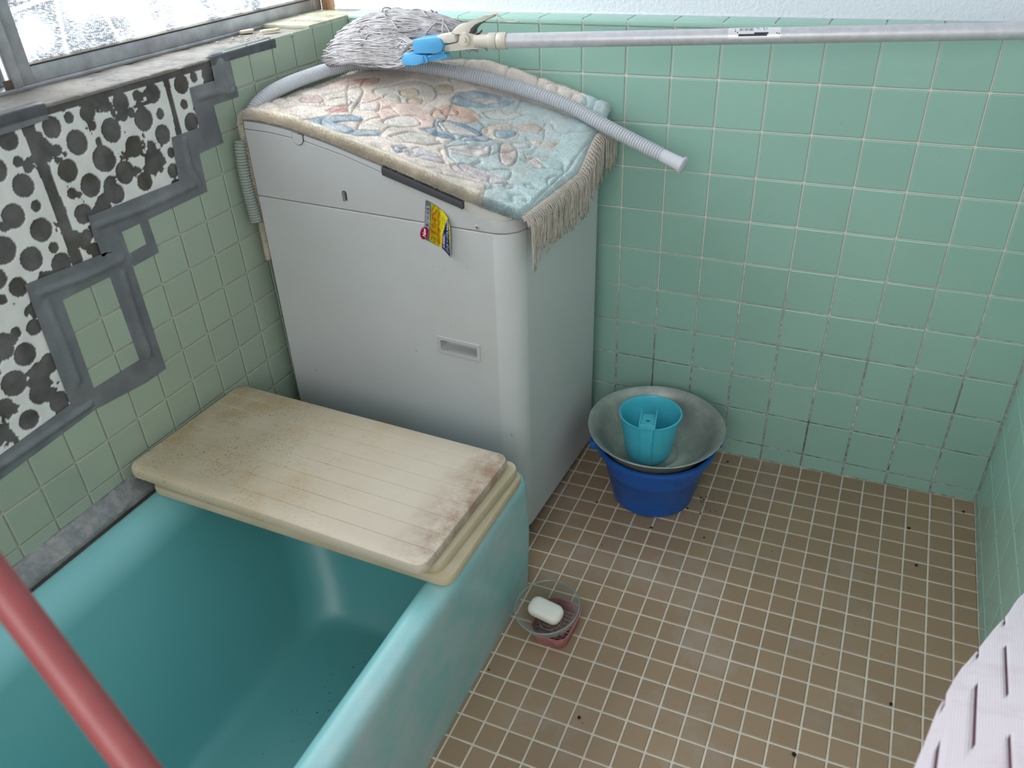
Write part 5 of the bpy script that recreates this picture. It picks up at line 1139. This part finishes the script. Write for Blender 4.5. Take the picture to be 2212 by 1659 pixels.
for lp in sh.data.loops: uvl.data[lp.index].uv = uvs[lp.vertex_index]
sh.data.update(); me = sh.data
avg = sum((p.normal.dot(nrm) for p in me.polygons)) 
if avg < 0: me.flip_normals()
md = sh.modifiers.new('s', 'SOLIDIFY'); md.thickness = 0.0025; md.offset = -1; shade(sh, 70)
vs = []; 
for u in ugrid:
    for w in vg:
        if w >= -0.03: pass
        vs.append(mat_pt(u, w, -0.0032) + ev * (-0.004 if w < rad else 0))
fs = [(i * nv + j, (i + 1) * nv + j, (i + 1) * nv + j + 1, i * nv + j + 1) for i in range(nu - 1) for j in range(nv - 1) if vs[(i + 1) * nv + j].x < -0.008 and vs[i * nv + j].x < -0.008]
mesh_obj('mat_underlayer', vs, fs, M_slit, mt, True)

# ------------------------------------------------------------ pink pole across the lower left corner
def ray_d(u, v, dist):
    d = Vector(R0[0]) * ((u - 1104.25) / 1729.77) + Vector(R0[1]) * ((v - 837.58) / 1729.77) + Vector(R0[2]); return cam.location + d * dist
M_rod = simple('faded_red_rod', (150, 76, 76), 0.42, var=0.10, scale=20, c2=(136, 62, 64))
q1, q2 = ray_d(0, 1266, 0.50), ray_d(297, 1659, 0.50); dq = (q2 - q1).normalized()
rod = empty('pink_pole'); tag(rod, 'blurred red pole slanting across the lower left in front of the bathtub', 'pole')
tube('rod_tube', [q1 - dq * 0.85 + (q2 - q1) * 0, q1, q2, q2 + dq * 0.62], 0.0111, M_rod, rod, 40)
tube('end_cap', [q2 + dq * 0.62, q2 + dq * 0.635], 0.0122, simple('rod_cap', (120, 40, 40), 0.5), rod, 24)

# ------------------------------------------------------------ dirt on the floor, rubble on the ledge
pts = []
def onfloor(u, v):
    n = Vector((-0.0275, -0.0243, 1)); d = ray_d(u, v, 1) - cam.location; t = (0.0183 - cam.location.dot(n)) / d.dot(n); return cam.location + d * t
for u, v, s in ((1572, 998, .0028), (1524, 1008, .002), (1516, 1014, .0015), (1289, 1086, .0035), (1514, 1076, .003), (1520, 1080, .0022), (1526, 1074, .002), (1510, 1071, .0016), (1485, 1099, .003), (1513, 1110, .0028), (1407, 1141, .0034), (1521, 1162, .0028), (1562, 1073, .0012), (1553, 1064, .0014), (1300, 1178, .0014), (1963, 1142, .0040), (1979, 1222, .0036), (2081, 1106, .0032), (1924, 1522, .0040), (1715, 1631, .0045), (1251, 1551, .0036), (1258, 1562, .0014), (1056, 1447, .0022), (1667, 1191, .0016), (1594, 1100, .0012), (1740, 1036, .0012), (1240, 1180, .0012), (1750, 1137, .001)):
    p = onfloor(u, v); pts.append((p.x, p.y, p.z + s * 0.45, s))
for k in range(90):
    p = onfloor(random.gauss(1530, 22), random.gauss(1088, 16)); pts.append((p.x, p.y, p.z + 0.0004, random.uniform(0.0005, 0.0012)))
for k in range(70):
    p = onfloor(random.uniform(1180, 2080), random.uniform(1060, 1650)); pts.append((p.x, p.y, p.z + 0.0004, random.uniform(0.0004, 0.0009)))
crumbs('floor_dirt', pts, 'dark dirt crumbs on the brown floor tiles, thickest right of the bucket', 'dirt')
M_chip = simple('broken_tile_edge', (206, 196, 168), 0.6, var=0.15, scale=60)
for (x, y, L, W_, an, lab) in ((-1.716, -0.232, 0.034, 0.016, 0.9, 'left one of two pale tile shards on the ledge'), (-1.664, -0.215, 0.045, 0.012, 0.65, 'longer right one of two pale tile shards on the ledge')):
    o = extrude_poly('tile_shard', [(-L / 2, 0), (-L * 0.3, W_ / 2), (L * 0.35, W_ * 0.45), (L / 2, 0), (L * 0.3, -W_ / 2), (-L * 0.4, -W_ * 0.4)], 0, 0.006, 2, M_chip, None, 0.001)
    o.location = (x, y, 1.0475); o.rotation_euler = (0.05, -0.04, an); tag(o, lab, 'tile shard', 'tile shards on the ledge')
bm = bmesh.new()
for k in range(60):
    if k < 30: x, y = random.gauss(-1.66, 0.02), random.gauss(-0.30, 0.03)
    else: x, y = random.uniform(-1.73, -1.61), random.uniform(-1.0, 0.03)
    if x > -1.606: x = -1.61
    s = random.uniform(0.0010, 0.0035) if k < 30 else random.uniform(0.0006, 0.0016); z = 1.0478 if y < -0.156 else 1.0540
    bmesh.ops.create_icosphere(bm, subdivisions=1, radius=s, matrix=Matrix.Translation((x, y, z + s * 0.3)) @ Matrix.Diagonal((1.3, 1, 0.6, 1)))
o = bm_obj('rubble', bm, simple('plaster_rubble', (170, 160, 146), 0.95, var=0.3, scale=90), None); tag(o, 'small plaster crumbs strewn over the window ledge', 'rubble', kind='stuff')
